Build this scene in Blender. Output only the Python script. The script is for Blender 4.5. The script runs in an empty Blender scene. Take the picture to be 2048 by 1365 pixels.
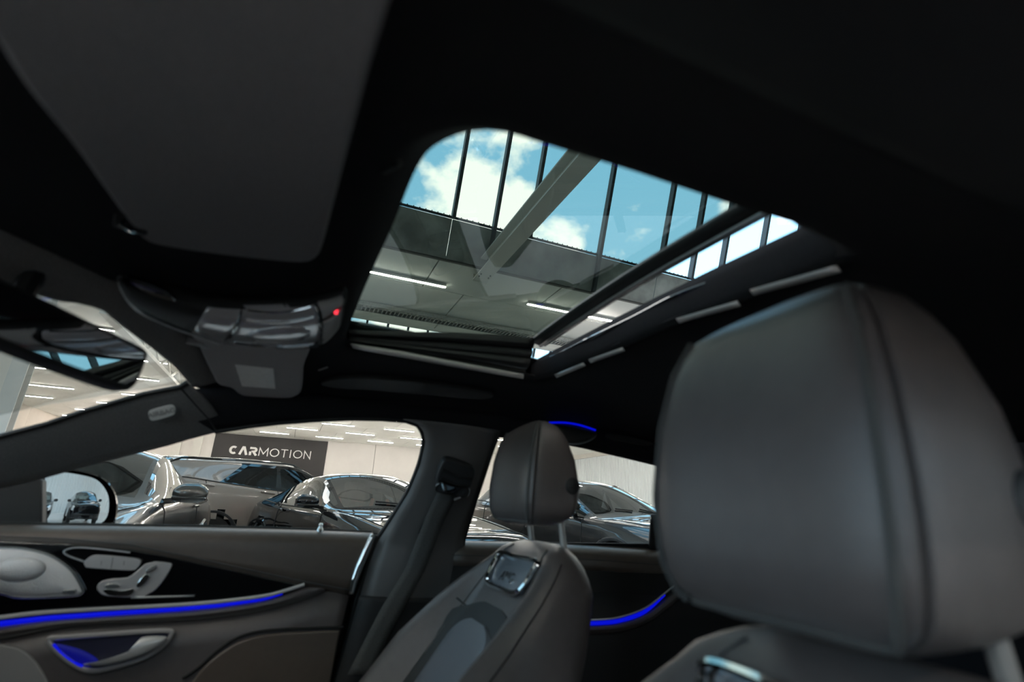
import bpy, bmesh, math, random
import numpy as np
from mathutils import Vector, Matrix
random.seed(4)
S = bpy.context.scene
COL = S.collection
# ------------------------------------------------------------------ camera
FPX, CX, CY = 1000.0, 1024.0, 682.5            # focal length and centre in pixels of the 2048x1365 frame
def nrm(v): v = np.array(v, float); return v/np.linalg.norm(v)
_Z = nrm((120., 2992., -FPX)); _v = nrm((573-CX, CY-998, -FPX))
_X = nrm(_v-_Z*(_v@_Z)); _Y = np.cross(_Z, _X)
ROT = np.stack([_X, _Y, _Z])                   # camera axes -> world (X right of car, Y forward, Z up)
EYE = np.array([-0.90, 0.0, 1.0])
cam = bpy.data.cameras.new('camera'); co = bpy.data.objects.new('camera', cam); COL.objects.link(co)
M4 = Matrix([list(ROT[i])+[EYE[i]] for i in range(3)]+[[0, 0, 0, 1]])
co.matrix_world = M4
cam.sensor_width = 36.0; cam.lens = 36.0*FPX/2048.0; cam.clip_start = 0.02; cam.clip_end = 500
cam.dof.use_dof = True; cam.dof.focus_distance = 8.0; cam.dof.aperture_fstop = 2.6
S.camera = co
# ------------------------------------------------------------------ colour, light
S.view_settings.view_transform = 'Standard'; S.view_settings.look = 'None'
S.view_settings.gamma = 1.0; S.view_settings.use_curve_mapping = False
S.view_settings.exposure = 1.3
try:
    S.cycles.caustics_reflective = False; S.cycles.caustics_refractive = False
    S.cycles.sample_clamp_indirect = 6.0; S.cycles.transparent_max_bounces = 24
    S.cycles.max_bounces = 10; S.cycles.diffuse_bounces = 5
except Exception: pass
W = bpy.data.worlds.new('sky'); S.world = W; W.use_nodes = True
nt = W.node_tree; N = nt.nodes; Lk = nt.links; N.clear()
out = N.new('ShaderNodeOutputWorld'); bg = N.new('ShaderNodeBackground'); Lk.new(bg.outputs[0], out.inputs[0])
tc = N.new('ShaderNodeTexCoord'); sep = N.new('ShaderNodeSeparateXYZ'); Lk.new(tc.outputs['Generated'], sep.inputs[0])
rmp = N.new('ShaderNodeValToRGB'); Lk.new(sep.outputs['Z'], rmp.inputs[0])
e = rmp.color_ramp.elements
e[0].position = 0.0; e[0].color = (0.55, 0.93, 1.20, 1); e[1].position = 0.9; e[1].color = (0.30, 0.76, 1.18, 1)
mp = N.new('ShaderNodeMapping'); Lk.new(tc.outputs['Generated'], mp.inputs[0]); mp.inputs['Scale'].default_value = (1, 1, 1.5)
mp.inputs['Location'].default_value = (0.25, 0.42, 0.1)
nz = N.new('ShaderNodeTexNoise'); Lk.new(mp.outputs[0], nz.inputs['Vector'])
nz.inputs['Scale'].default_value = 3.6; nz.inputs['Detail'].default_value = 9; nz.inputs['Roughness'].default_value = 0.55
cr = N.new('ShaderNodeValToRGB'); Lk.new(nz.outputs[0], cr.inputs[0])
cr.color_ramp.elements[0].position = 0.53; cr.color_ramp.elements[0].color = (0, 0, 0, 1)
cr.color_ramp.elements[1].position = 0.60; cr.color_ramp.elements[1].color = (1, 1, 1, 1)
mx = N.new('ShaderNodeMixRGB'); Lk.new(cr.outputs[0], mx.inputs[0]); Lk.new(rmp.outputs[0], mx.inputs[1])
mx.inputs[2].default_value = (1.8, 1.72, 1.66, 1)
grd = N.new('ShaderNodeMath'); grd.operation = 'GREATER_THAN'; Lk.new(sep.outputs['Z'], grd.inputs[0]); grd.inputs[1].default_value = 0.0
mg = N.new('ShaderNodeMixRGB'); Lk.new(grd.outputs[0], mg.inputs[0]); mg.inputs[1].default_value = (0.55, 0.54, 0.52, 1); Lk.new(mx.outputs[0], mg.inputs[2])
Lk.new(mg.outputs[0], bg.inputs[0]); bg.inputs[1].default_value = 1.0
def portal(name, loc, rx, ry, rz, sx, sy):
    l = bpy.data.lights.new(name, 'AREA'); l.shape = 'RECTANGLE'; l.size = sx; l.size_y = sy; l.cycles.is_portal = True
    o = bpy.data.objects.new(name, l); COL.objects.link(o); o.location = loc; o.rotation_euler = (rx, ry, rz); return o
portal('skylight_portal', (7.55, -1, 8.2), 0, math.radians(70), 0, 3.0, 46)      # daylight enters at the skylight
portal('facade_portal', (5.5, 15.9, 3.0), math.radians(-90), 0, 0, 35, 5.9)     # and through the added showroom front
portal('side_facade_portal', (-11.9, -4.5, 3.0), 0, math.radians(-90), 0, 5.9, 40)  # guides sky light in through the added side glazing
# ------------------------------------------------------------------ pixel -> real distance helpers
def ray(px, py): return ROT @ nrm((px-CX, CY-py, -FPX))
def onPl(px, py, p0, n):
    r = ray(px, py); n = np.array(n, float); t = ((np.array(p0, float)-EYE)@n)/(r@n); return EYE+t*r
def onX(px, py, x): return onPl(px, py, (x, 0, 0), (1, 0, 0))
def onY(px, py, y): return onPl(px, py, (0, y, 0), (0, 1, 0))
def onZ(px, py, z): return onPl(px, py, (0, 0, z), (0, 0, 1))
SN = np.array((0.8944, 0, 0.4472))
def onS(px, py, off=0.0): return onPl(px, py, np.array((0.68, 0, 0.92))-SN*off, SN)
XC = -0.11
def zroof(x, y):
    d = abs(x-XC)
    return 1.36-0.18*d*d-0.7*max(0, d-0.42)**2-0.45*max(0, y-0.05)**2-0.10*max(0, -y-0.55)**2
def onR(px, py, off=0.0):
    z = 1.33
    for _ in range(40):
        p = onZ(px, py, z); z = 0.5*z+0.5*(zroof(p[0], p[1])-off)
    return onZ(px, py, z)
def smooth(pts, n=40, closed=False):
    P = [np.array(p, float) for p in pts]; m = len(P); o = []
    segs = m if closed else m-1
    for i in range(segs):
        if closed: a, b, c, d = P[(i-1) % m], P[i], P[(i+1) % m], P[(i+2) % m]
        else: a, b, c, d = P[max(i-1, 0)], P[i], P[i+1], P[min(i+2, m-1)]
        k = max(2, int(round(n/segs)))
        for j in range(k):
            t = j/k
            o.append(0.5*((2*b)+(c-a)*t+(2*a-5*b+4*c-d)*t*t+(-a+3*b-3*c+d)*t**3))
    if not closed: o.append(P[-1])
    return o
def resample(pts, n):
    P = np.array([np.array(p, float) for p in pts]); d = np.r_[0, np.cumsum(np.linalg.norm(np.diff(P, axis=0), axis=1))]
    t = np.linspace(0, d[-1], n); return [np.array([np.interp(q, d, P[:, k]) for k in range(P.shape[1])]) for q in t]
# ------------------------------------------------------------------ materials
def mat(name, col, rough=0.5, metal=0.0, spec=0.5, coat=0.0, emit=None, es=0.0, noise=0.0, nscale=30.0, bump=0.0, bscale=300.0, sheen=0.0):
    m = bpy.data.materials.new(name); m.use_nodes = True; t = m.node_tree; b = t.nodes['Principled BSDF']
    c = tuple(col)+(1,)
    b.inputs['Base Color'].default_value = c; b.inputs['Roughness'].default_value = rough; b.inputs['Metallic'].default_value = metal
    b.inputs['Specular IOR Level'].default_value = spec; b.inputs['Coat Weight'].default_value = coat; b.inputs['Coat Roughness'].default_value = 0.02
    b.inputs['Sheen Weight'].default_value = sheen
    if emit: b.inputs['Emission Color'].default_value = tuple(emit)+(1,); b.inputs['Emission Strength'].default_value = es
    if noise or bump:
        co_ = t.nodes.new('ShaderNodeTexCoord')
        if noise:
            z = t.nodes.new('ShaderNodeTexNoise'); z.inputs['Scale'].default_value = nscale; z.inputs['Detail'].default_value = 5
            t.links.new(co_.outputs['Object'], z.inputs['Vector'])
            r = t.nodes.new('ShaderNodeValToRGB'); t.links.new(z.outputs[0], r.inputs[0])
            r.color_ramp.elements[0].color = tuple(x*(1-noise) for x in col)+(1,); r.color_ramp.elements[1].color = tuple(min(1, x*(1+noise)) for x in col)+(1,)
            r.color_ramp.elements[0].position = .3; r.color_ramp.elements[1].position = .7
            t.links.new(r.outputs[0], b.inputs['Base Color'])
        if bump:
            v = t.nodes.new('ShaderNodeTexVoronoi' if bscale > 400 else 'ShaderNodeTexNoise'); v.inputs['Scale'].default_value = bscale
            t.links.new(co_.outputs['Object'], v.inputs['Vector'])
            bp = t.nodes.new('ShaderNodeBump'); bp.inputs['Strength'].default_value = bump; bp.inputs['Distance'].default_value = 0.001
            t.links.new(v.outputs[0], bp.inputs['Height']); t.links.new(bp.outputs[0], b.inputs['Normal'])
    return m
def glass(name, tint, refl=1.0, rough=0.01):
    m = bpy.data.materials.new(name); m.use_nodes = True; t = m.node_tree; t.nodes.clear()
    o = t.nodes.new('ShaderNodeOutputMaterial'); a = t.nodes.new('ShaderNodeBsdfTransparent'); a.inputs[0].default_value = tuple(tint)+(1,)
    g = t.nodes.new('ShaderNodeBsdfGlossy'); g.inputs['Roughness'].default_value = rough
    f = t.nodes.new('ShaderNodeFresnel'); f.inputs[0].default_value = 1.45
    k = t.nodes.new('ShaderNodeMath'); k.operation = 'MULTIPLY'; k.inputs[1].default_value = refl; t.links.new(f.outputs[0], k.inputs[0])
    x = t.nodes.new('ShaderNodeMixShader'); t.links.new(k.outputs[0], x.inputs[0]); t.links.new(a.outputs[0], x.inputs[1]); t.links.new(g.outputs[0], x.inputs[2])
    t.links.new(x.outputs[0], o.inputs[0]); return m
MT = dict(
    lining=mat('headliner_fabric', (.015, .0145, .017), .9, spec=.2, noise=.25, nscale=400, bump=.25, bscale=380),
    lining2=mat('pillar_fabric', (.19, .182, .178), .85, spec=.25, noise=.2, nscale=400, bump=.25, bscale=380),
    visor=mat('visor_fabric', (.22, .21, .22), .85, spec=.25, noise=.15, nscale=500, bump=.2, bscale=390),
    visor_lit=mat('lit_visor_fabric', (.38, .36, .365), .85, spec=.25, noise=.1, nscale=500, bump=.2, bscale=390),  # same visor fabric, lightened to stand for light on the far visor
    tagmat=mat('airbag_tag_plastic', (.70, .68, .65), .5),
    leather=mat('black_leather', (.120, .102, .099), .36, spec=.7, noise=.05, nscale=60, bump=.22, bscale=900),
    leather2=mat('brown_black_leather', (.13, .100, .082), .33, spec=.65, noise=.05, nscale=60, bump=.2, bscale=900),
    stitch=mat('grey_stitching', (.09, .088, .085), .7),
    plastic=mat('black_plastic', (.026, .026, .027), .5, spec=.4, bump=.1, bscale=800),
    pillarplastic=mat('pillar_cover_plastic', (.15, .142, .138), .38, spec=.6, bump=.1, bscale=800),
    softgrey=mat('grey_plastic', (.40, .385, .375), .45),
    gloss=mat('piano_black', (.004, .004, .005), .06, spec=.6, coat=1.0),
    rubber=mat('seal_rubber', (.010, .010, .010), .55),
    satin=mat('bright_satin_trim', (.80, .78, .76), .28, metal=.35),
    post=mat('satin_post_metal', (.66, .62, .58), .32, metal=.55),
    chrome=mat('satin_chrome', (.72, .71, .70), .22, metal=1.0),
    bchrome=mat('polished_chrome', (.85, .85, .85), .08, metal=1.0),
    alu=mat('brushed_aluminium', (.55, .54, .54), .35, metal=1.0, noise=.1, nscale=90),
    speaker=mat('perforated_aluminium', (.80, .78, .78), .36, metal=.6, bump=.8, bscale=600),
    switch=mat('silver_switch', (.58, .55, .54), .35, metal=.4),
    lens=mat('lamp_lens', (.62, .60, .62), .14, metal=.35, spec=.8, coat=.6),
    mirror=mat('mirror_silver', (.88, .90, .92), .015, metal=1.0),
    label=mat('visor_label', (.85, .83, .81), .6, noise=.05, nscale=90),
    labeltxt=mat('label_print', (.30, .29, .28), .6),
    belt=mat('belt_webbing', (.11, .108, .104), .75, noise=.2, nscale=300, bump=.5, bscale=350),
    blue=mat('blue_ambient_light', (.0, .0, .2), .5, emit=(.001, .006, 1.0), es=.24),
    blueglow=mat('painted_blue_glow', (.02, .02, .06), .4, emit=(.001, .004, 1.0), es=.05),  # faint emission stands for blue light falling on the bowl
    red=mat('red_indicator', (.3, .0, .0), .5, emit=(1.0, .03, .05), es=1.3),
    bluebowl=mat('recess_plastic', (.03, .03, .06), .35),
    wglass=glass('clear_window_glass', (.93, .95, .94), .6), sglass=glass('green_tinted_roof_glass', (.280, .335, .300), .2),
    wsglass=glass('windscreen_glass', (.92, .955, .94), .35),
    carglass=glass('car_window_glass', (.50, .56, .54), 2.2), darkglass=glass('privacy_glass', (.12, .14, .15), 1.8),
    paint_grey=mat('bronze_grey_paint', (.085, .077, .068), .28, metal=.75, coat=1.0), paint_beige=mat('sand_grey_paint', (.35, .295, .255), .4, metal=.1, coat=1.0),
    paint_black=mat('black_paint', (.006, .006, .007), .04, spec=.5), paint_dark=mat('anthracite_paint', (.045, .046, .047), .25, metal=.6, coat=1.0),
    tyre=mat('tyre_rubber', (.014, .014, .014), .7), rim=mat('dark_alloy', (.16, .16, .16), .3, metal=.9), rim2=mat('silver_alloy', (.6, .6, .6), .25, metal=1.0),
    lamp=mat('headlamp_glass', (.75, .78, .8), .08, metal=.35, coat=1.0), tail=mat('tail_lamp', (.45, .02, .02), .15, coat=1.0),
    orange=mat('orange_trim', (.55, .12, .03), .5), cabin=mat('cabin_black', (.02, .02, .02), .7),
    wall=mat('beige_wall_paint', (.86, .80, .72), .75, noise=.03, nscale=1.2), wall2=mat('warm_white_wall', (.76, .735, .71), .75, noise=.03, nscale=1.0),
    gpanel=mat('light_cut_panel', (.22, .215, .21), .6),  # for unseen panels that cut the side daylight
    ceil=mat('ceiling_panel_white', (.83, .84, .80), .7, noise=.04, nscale=.8), joint=mat('dark_joint', (.16, .16, .15), .8),  # joint is one even dark tone for seams and backing boards
    white=mat('white_steel', (.72, .71, .67), .5, noise=.03, nscale=3), rib=mat('white_ribbed_sheet', (.78, .84, .86), .5),
    concrete=mat('stained_grey_upstand', (.30, .31, .29), .8, noise=.42, nscale=1.7), mull=mat('dark_mullion', (.035, .045, .05), .45),
    floor=mat('polished_floor', (.66, .65, .64), .22, noise=.05, nscale=.7), sign=mat('black_sign_board', (.028, .026, .027), .55),
    letter=mat('white_letter', (.85, .84, .83), .5), strip=mat('lamp_strip', (1, .9, .8), .5, emit=(1.0, .93, .86), es=37.0), lamphouse=mat('lamp_housing', (.7, .7, .68), .5),
    galv=mat('galvanised_tray', (.34, .36, .36), .5, metal=.5, noise=.25, nscale=20), pink=mat('hinge_white', (.6, .6, .6), .5),
)
# ------------------------------------------------------------------ object helpers
def obj(name, V, F, m, parent=None, smooth_=True, sub=0, bevel=0.0, bseg=2, solid=0.0, soff=-1.0):
    me = bpy.data.meshes.new(name); me.from_pydata([tuple(map(float, v)) for v in V], [], F); me.update()
    if isinstance(m, str): m = MT[m]
    me.materials.append(m)
    o = bpy.data.objects.new(name, me); COL.objects.link(o)
    bm = bmesh.new(); bm.from_mesh(me); bmesh.ops.remove_doubles(bm, verts=bm.verts, dist=1e-6); bmesh.ops.recalc_face_normals(bm, faces=bm.faces); bm.to_mesh(me); bm.free()
    if smooth_:
        for p in me.polygons: p.use_smooth = True
    if solid:
        s = o.modifiers.new('solid', 'SOLIDIFY'); s.thickness = solid; s.offset = soff
    if bevel:
        b = o.modifiers.new('bevel', 'BEVEL'); b.width = bevel; b.segments = bseg; b.limit_method = 'ANGLE'; b.angle_limit = math.radians(40); b.harden_normals = False
    if sub:
        s = o.modifiers.new('sub', 'SUBSURF'); s.levels = sub; s.render_levels = sub
    if bevel or (smooth_ and not sub):
        try: me.set_sharp_from_angle(angle=math.radians(42))
        except Exception: pass
    if parent is not None: o.parent = parent
    return o
def thing(name, label, cat, loc=(0, 0, 0), rz=0.0, group=None, kind=None):
    o = bpy.data.objects.new(name, None); COL.objects.link(o); o.location = loc; o.rotation_euler = (0, 0, rz); o.empty_display_size = .05
    tag(o, label, cat, group, kind); return o
def tag(o, label=None, cat=None, group=None, kind=None):
    if label: o['label'] = label
    if cat: o['category'] = cat
    if group: o['group'] = group
    if kind: o['kind'] = kind
    return o
def slab(name, poly, depth, m, parent=None, bevel=0.004, n=None, bseg=2, smooth_=True):
    """closed outline (3D points) given real thickness along n"""
    P = [np.array(p, float) for p in poly]; c = sum(P)/len(P)
    if n is None:
        n = np.zeros(3)
        for i in range(len(P)): n += np.cross(P[i]-c, P[(i+1) % len(P)]-c)
        n = nrm(n)
        if n@(EYE-c) < 0: n = -n
        n = -n                                   # thickness goes away from the eye
    n = np.array(n, float); k = len(P)
    V = P+[p+n*depth for p in P]
    F = [list(range(k)), list(range(2*k-1, k-1, -1))]+[[i, (i+1) % k, k+(i+1) % k, k+i] for i in range(k)]
    return obj(name, V, F, m, parent, smooth_, bevel=bevel, bseg=bseg)
def pillow(name, poly, dome, depth, m, parent=None, rings=5, n=None):
    """outline with a domed face towards the eye"""
    P = [np.array(p, float) for p in poly]; c = sum(P)/len(P)
    if n is None:
        n = np.zeros(3)
        for i in range(len(P)): n += np.cross(P[i]-c, P[(i+1) % len(P)]-c)
        n = nrm(n); n = n if n@(EYE-c) > 0 else -n
    n = nrm(n); k = len(P); V = [p-n*depth for p in P]
    for r in range(rings+1):
        a = r/rings*math.pi/2
        V += [c+(p-c)*(1-.98*(1-math.cos(a)))+n*dome*math.sin(a) for p in P]
    F = []
    for r in range(rings+1):
        for i in range(k): F.append([r*k+i, r*k+(i+1) % k, (r+1)*k+(i+1) % k, (r+1)*k+i])
    F.append([(rings+1)*k+i for i in range(k)]); F.append(list(range(k-1, -1, -1)))
    return obj(name, V, F, m, parent)
def tube(name, pts, r, m, parent=None, seg=8, closed=False, sq=None):
    P = [np.array(p, float) for p in pts]; n = len(P); V = []; F = []
    up = None
    rr = r if hasattr(r, '__len__') else [r]*n
    for i in range(n):
        a = P[(i-1) % n] if (closed or i > 0) else P[i]; b = P[(i+1) % n] if (closed or i < n-1) else P[i]
        t = nrm(b-a)
        if up is None:
            up = np.array((0, 0, 1.)) if abs(t[2]) < .9 else np.array((1., 0, 0))
        u = nrm(up-t*(up@t)); w = np.cross(t, u); up = u
        for j in range(seg):
            an = 2*math.pi*(j+.5)/seg
            V.append(P[i]+rr[i]*(math.cos(an)*u+math.sin(an)*w))
    for i in range(n if closed else n-1):
        for j in range(seg): F.append([i*seg+j, i*seg+(j+1) % seg, ((i+1) % n)*seg+(j+1) % seg, ((i+1) % n)*seg+j])
    if not closed: F += [list(range(seg-1, -1, -1)), [(n-1)*seg+j for j in range(seg)]]
    return obj(name, V, F, m, parent)
def ribbon(name, A, B, m, parent=None, nu=30, nv=6, bulge=0.0, bn=None, solid=0.004):
    """skin between two polylines, bulged along bn"""
    A = resample(A, nu); B = resample(B, nu); V = []; F = []
    bn = np.array(bn if bn is not None else (0, 0, 0), float)
    for i in range(nu):
        for j in range(nv):
            t = j/(nv-1); V.append(A[i]*(1-t)+B[i]*t+bn*bulge*math.sin(math.pi*t))
    for i in range(nu-1):
        for j in range(nv-1): F.append([i*nv+j, i*nv+j+1, (i+1)*nv+j+1, (i+1)*nv+j])
    return obj(name, V, F, m, parent, solid=solid, soff=0)
def boxV(x0, x1, y0, y1, z0, z1):
    V = [(x, y, z) for x in (x0, x1) for y in (y0, y1) for z in (z0, z1)]
    return V, [[0, 1, 3, 2], [4, 6, 7, 5], [0, 4, 5, 1], [2, 3, 7, 6], [0, 2, 6, 4], [1, 5, 7, 3]]
def box(name, b, m, parent=None, bevel=0.0): V, F = boxV(*b); return obj(name, V, F, m, parent, bool(bevel), bevel=bevel)
def boxes(name, bs, m, parent=None):
    V = []; F = []
    for b in bs:
        v, f = boxV(*b); k = len(V); V += v; F += [[i+k for i in q] for q in f]
    return obj(name, V, F, m, parent, False)
def beam(name, a, b, w, h, m, parent=None, up=(0, 0, 1), bevel=0.0):
    a = np.array(a, float); b = np.array(b, float); t = nrm(b-a); u = np.array(up, float); u = nrm(u-t*(u@t)); s = np.cross(t, u)
    V = [p+s*i*w/2+u*j*h/2 for p in (a, b) for i, j in ((-1, -1), (1, -1), (1, 1), (-1, 1))]
    return obj(name, V, [[0, 1, 2, 3], [7, 6, 5, 4], [0, 4, 5, 1], [1, 5, 6, 2], [2, 6, 7, 3], [3, 7, 4, 0]], m, parent, bool(bevel), bevel=bevel)
def copy_tree(o, parent=None):
    c = o.copy(); COL.objects.link(c); c.parent = parent
    for ch in list(o.children): copy_tree(ch, c)
    return c
def px(zs, off, sc, f): return [f(x/sc+off[0], y/sc+off[1]) for x, y in zs]
def onRp(l, off, ref):
    a, b, c = [onR(x, y, off) for x, y in ref]; n = np.cross(b-a, c-a); return [onPl(x, y, a, n) for x, y in l]
#==HALL==
# ------------------------------------------------------------------ the hall
X0, X1, Y0, Y1, H = -12.0, 46.5, -25.0, 16.0, 6.0
fl = box('floor', (X0-.3, X1+.3, Y0-.3, Y1+.3, -.2, 0), 'floor'); tag(fl, kind='structure')
GX = 8.6                                           # foot of the skylight
cl = thing('ceiling', 'white panelled hall ceiling with lamp rows', 'ceiling', kind='structure'); del cl['category']
pan = None
def panel(x0, x1, y0, y1):
    global pan
    sx, sy = x1-x0-.03, y1-y0-.03
    key = (round(sx, 2), round(sy, 2))
    if key not in panel.c:
        V, F = boxV(-sx/2, sx/2, -sy/2, sy/2, 0, .06); o = obj('ceiling_panel', V, F, 'ceil', cl, False); panel.c[key] = o
    else:
        o = panel.c[key].copy(); COL.objects.link(o); o.parent = cl
    o.location = ((x0+x1)/2, (y0+y1)/2, H)
panel.c = {}
box('backing_board', (15.0, X1, Y0, Y1, H+.07, H+.12), 'joint', cl)
box('backing_board', (GX+.03, 13.05, Y0, Y1, H+.07, H+.12), 'joint', cl)
box('backing_board', (X0, 0.4, Y0, Y1, H+.07, H+.12), 'joint', cl)
ys = [Y0+3.0*i+1.2 for i in range(17)]
def row(x0, x1, shift=0.0, yr=(Y0, Y1)):
    y = yr[0]-shift
    while y < yr[1]-.1:
        a, b = max(y, yr[0]), min(y+3.0, yr[1])
        if b-a > .2: panel(x0, x1, a, b)
        y += 3.0
row(GX+.03, 10.2, 1.2); row(10.2, 13.05, 2.25)
for i, (a, b) in enumerate([(15.0, 19.2), (19.2, 23.4), (23.4, 27.7), (27.7, 32.0), (32.0, 36.2), (36.2, 40.4), (40.4, X1)]): row(a, b, (i*1.3) % 3)
for i in range(3): row(X0+4.13*i, X0+4.13*(i+1), 1.0*i)
# saw-tooth roof and its glazing
C70, S70 = math.cos(math.radians(70)), math.sin(math.radians(70))
def gz(s, xb=GX): return (xb-s*C70, H+s*S70)
def saw(xb, s_up, s_top, xl, nm):
    rf = thing('ceiling', '', '', kind='structure')
    x1_, z1_ = gz(s_top, xb)
    V = [(xl, Y0, H), (xl, Y1, H), (x1_-.5, Y1, z1_+.1), (x1_-.5, Y0, z1_+.1)]
    obj('sloping_roof', V, [[0, 1, 2, 3]], 'ceil', rf, False, solid=.15, soff=1)
    V = [(x1_-.6, Y0, z1_+.05), (x1_-.6, Y1, z1_+.05), (x1_+.1, Y1, z1_-.05), (x1_+.1, Y0, z1_-.05)]
    obj('ridge_board', V, [[0, 1, 2, 3]], 'white', rf, False, solid=.12, soff=1)
    for yy in (Y0, Y1):
        obj('gable', [(xl, yy, H), (xb, yy, H), (x1_, yy, z1_)], [[0, 1, 2]], 'white', rf, False, solid=.1, soff=0)
    return rf
saw(GX, .87, 4.0, 0.4, 1); saw(15.0, 0, 2.3, 13.0, 2)
up = thing('trim_1', '', '', kind='structure')
yy = Y0; i = 0
edges = [Y0, -22, -19, -16, -13, -10, -7.73, -5.97, -3.26, -2.32, .7, 4, 7, 10, 13, Y1]
for a, b in zip(edges[:-1], edges[1:]):
    p, q = gz(.03), gz(.885)
    V = [(p[0], a+.012, p[1]), (p[0], b-.012, p[1]), (q[0], b-.012, q[1]), (q[0], a+.012, q[1])]
    o = obj('upstand_panel', V, [[0, 1, 2, 3]], 'concrete', up, False, solid=.08, soff=0)
p = gz(.0); box('dark_joint_strip', (p[0]-.01, p[0]+.05, Y0, Y1, p[1]-.01, p[1]+.05), 'joint', up)  # dark strip along the foot of the upstand
p = gz(.93); box('sill_rail', (p[0]-.03, p[0]+.02, Y0, Y1, p[1]-.02, p[1]+.015), 'mull', up)
for k in range(2): pass
V = []; F = []
y = -12.0
while y < 6:
    p = gz(.90); v, f = boxV(p[0]-.07, p[0]-.06, y, y+.02, p[1], p[1]+.045); kk = len(V); V += v; F += [[i+kk for i in q] for q in f]; y += .13
bw = obj('bird_wire', V, F, 'mull', up, False); tag(bw, kind='stuff')
win = thing('window_1', '', '', kind='structure')
mulls = [-3.26-.93*0, -2.32, -4.12, -5.97, -7.76, -8.75]
y = -9.7
while y > Y0: mulls.append(y); y -= 1.3
y = -.9
while y < Y1: mulls.append(y); y += 1.3
for k, ym in enumerate(mulls):
    s0 = .0 if ym in (-3.26, -5.97) else .9
    a, b = gz(s0), gz(4.0)
    beam('mullion', (a[0]-.06, ym, a[1]-.02), (b[0]-.06, ym, b[1]), .075, .16, 'mull', win, up=(1, 0, 0))
a, b = gz(.93), gz(4.0)
obj('pane', [(a[0], Y0, a[1]), (a[0], Y1, a[1]), (b[0], Y1, b[1]), (b[0], Y0, b[1])], [[0, 1, 2, 3]], 'wglass', win, False)
win2 = thing('window_2', '', '', kind='structure')
a, b = gz(0, 15.0), gz(2.3, 15.0); y = Y0+.3
while y < Y1:
    beam('mullion', (a[0], y, a[1]), (b[0], y, b[1]), .06, .1, 'mull', win2, up=(1, 0, 0)); y += .66 if -14 < y < 4 else 2.0
obj('pane', [(a[0], Y0, a[1]), (a[0], Y1, a[1]), (b[0], Y1, b[1]), (b[0], Y0, b[1])], [[0, 1, 2, 3]], 'wglass', win2, False)
# unseen glazed front, added to light the cabin through the windscreen
win3 = thing('added_window_3', '', '', kind='structure')
x = X0
XG = 23.0
while x <= XG+.1:
    box('mullion', (x-.04, x+.04, Y1-.06, Y1+.06, 0, H), 'mull', win3); x += 2.45
for z in (0.05, 3.1, 5.95): box('transom', (X0, XG, Y1-.05, Y1+.05, z-.05, z+.05), 'mull', win3)
obj('pane', [(X0, Y1, 0), (XG, Y1, 0), (XG, Y1, H), (X0, Y1, H)], [[0, 1, 2, 3]], 'wglass', win3, False)
win4 = thing('added_window_4', '', '', kind='structure')  # unseen side glazing, added to brighten the door and cabin
y = Y0
while y <= Y1+.1:
    box('mullion', (X0-.06, X0+.06, y-.04, y+.04, 0, H), 'mull', win4); y += 2.45
y = Y0+2.45
while y < Y1-2:
    box('light_blocking_panel', (X0-.03, X0+.04, y+.05, y+4.85, 0.02, H-.02), 'gpanel', win4); y += 7.35  # unseen panels added to cut the light from the side glazing
for z in (0.05, 3.1, 5.95): box('transom', (X0-.05, X0+.05, Y0, Y1, z-.05, z+.05), 'mull', win4)
obj('pane', [(X0, Y0, 0), (X0, Y1, 0), (X0, Y1, H), (X0, Y0, H)], [[0, 1, 2, 3]], 'wglass', win4, False)
# far wall
wr = thing('wall_right', 'beige far wall of the hall in wide panels', 'wall', kind='structure'); del wr['category']
y = Y0
while y < Y1-.1:
    b = min(y+6.1, Y1)
    V, F = boxV(X1, X1+.2, y+.02, b-.02, 0, H+.1); obj('wall_panel', V, F, 'wall2', wr, False); y += 6.1
box('backing_board', (X1+.1, X1+.3, Y0, Y1, 0, H+.1), 'joint', wr)
for yy in (8.6, 7.2, 12.5): box('pilaster', (X1-.35, X1, yy-.3, yy+.3, 0, H), 'white', wr)
# ribbed rear wall
wb = thing('wall_back', 'white ribbed sheet wall at the rear of the hall', 'wall', kind='structure'); del wb['category']
V = []; F = []; x = X0; i = 0
prof = [(0, 0), (.22, 0), (.27, .07), (.33, .07), (.38, 0)]
cols = []
while x < X1:
    for dx, dy in prof[:-1]: cols.append((x+dx, Y0+dy))
    x += .38
for cx_, cy_ in cols: V += [(cx_, cy_, 0), (cx_, cy_, H+.1)]
for k in range(len(cols)-1): F.append([2*k, 2*k+2, 2*k+3, 2*k+1])
obj('ribbed_sheet', V, F, 'rib', wb, False, solid=.02)
V = []; F = []; x = X0
while x < X1:
    v, f = boxV(x+.06, x+.15, Y0, Y0+.012, 0, H); k = len(V); V += v; F += [[i+k for i in q] for q in f]; x += .38
tag(obj('seam_strip', V, F, 'joint', wb, False), kind='stuff')
box('eaves_board', (X0, X1, Y0, Y0+.25, H-.35, H), 'white', wb)
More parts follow.
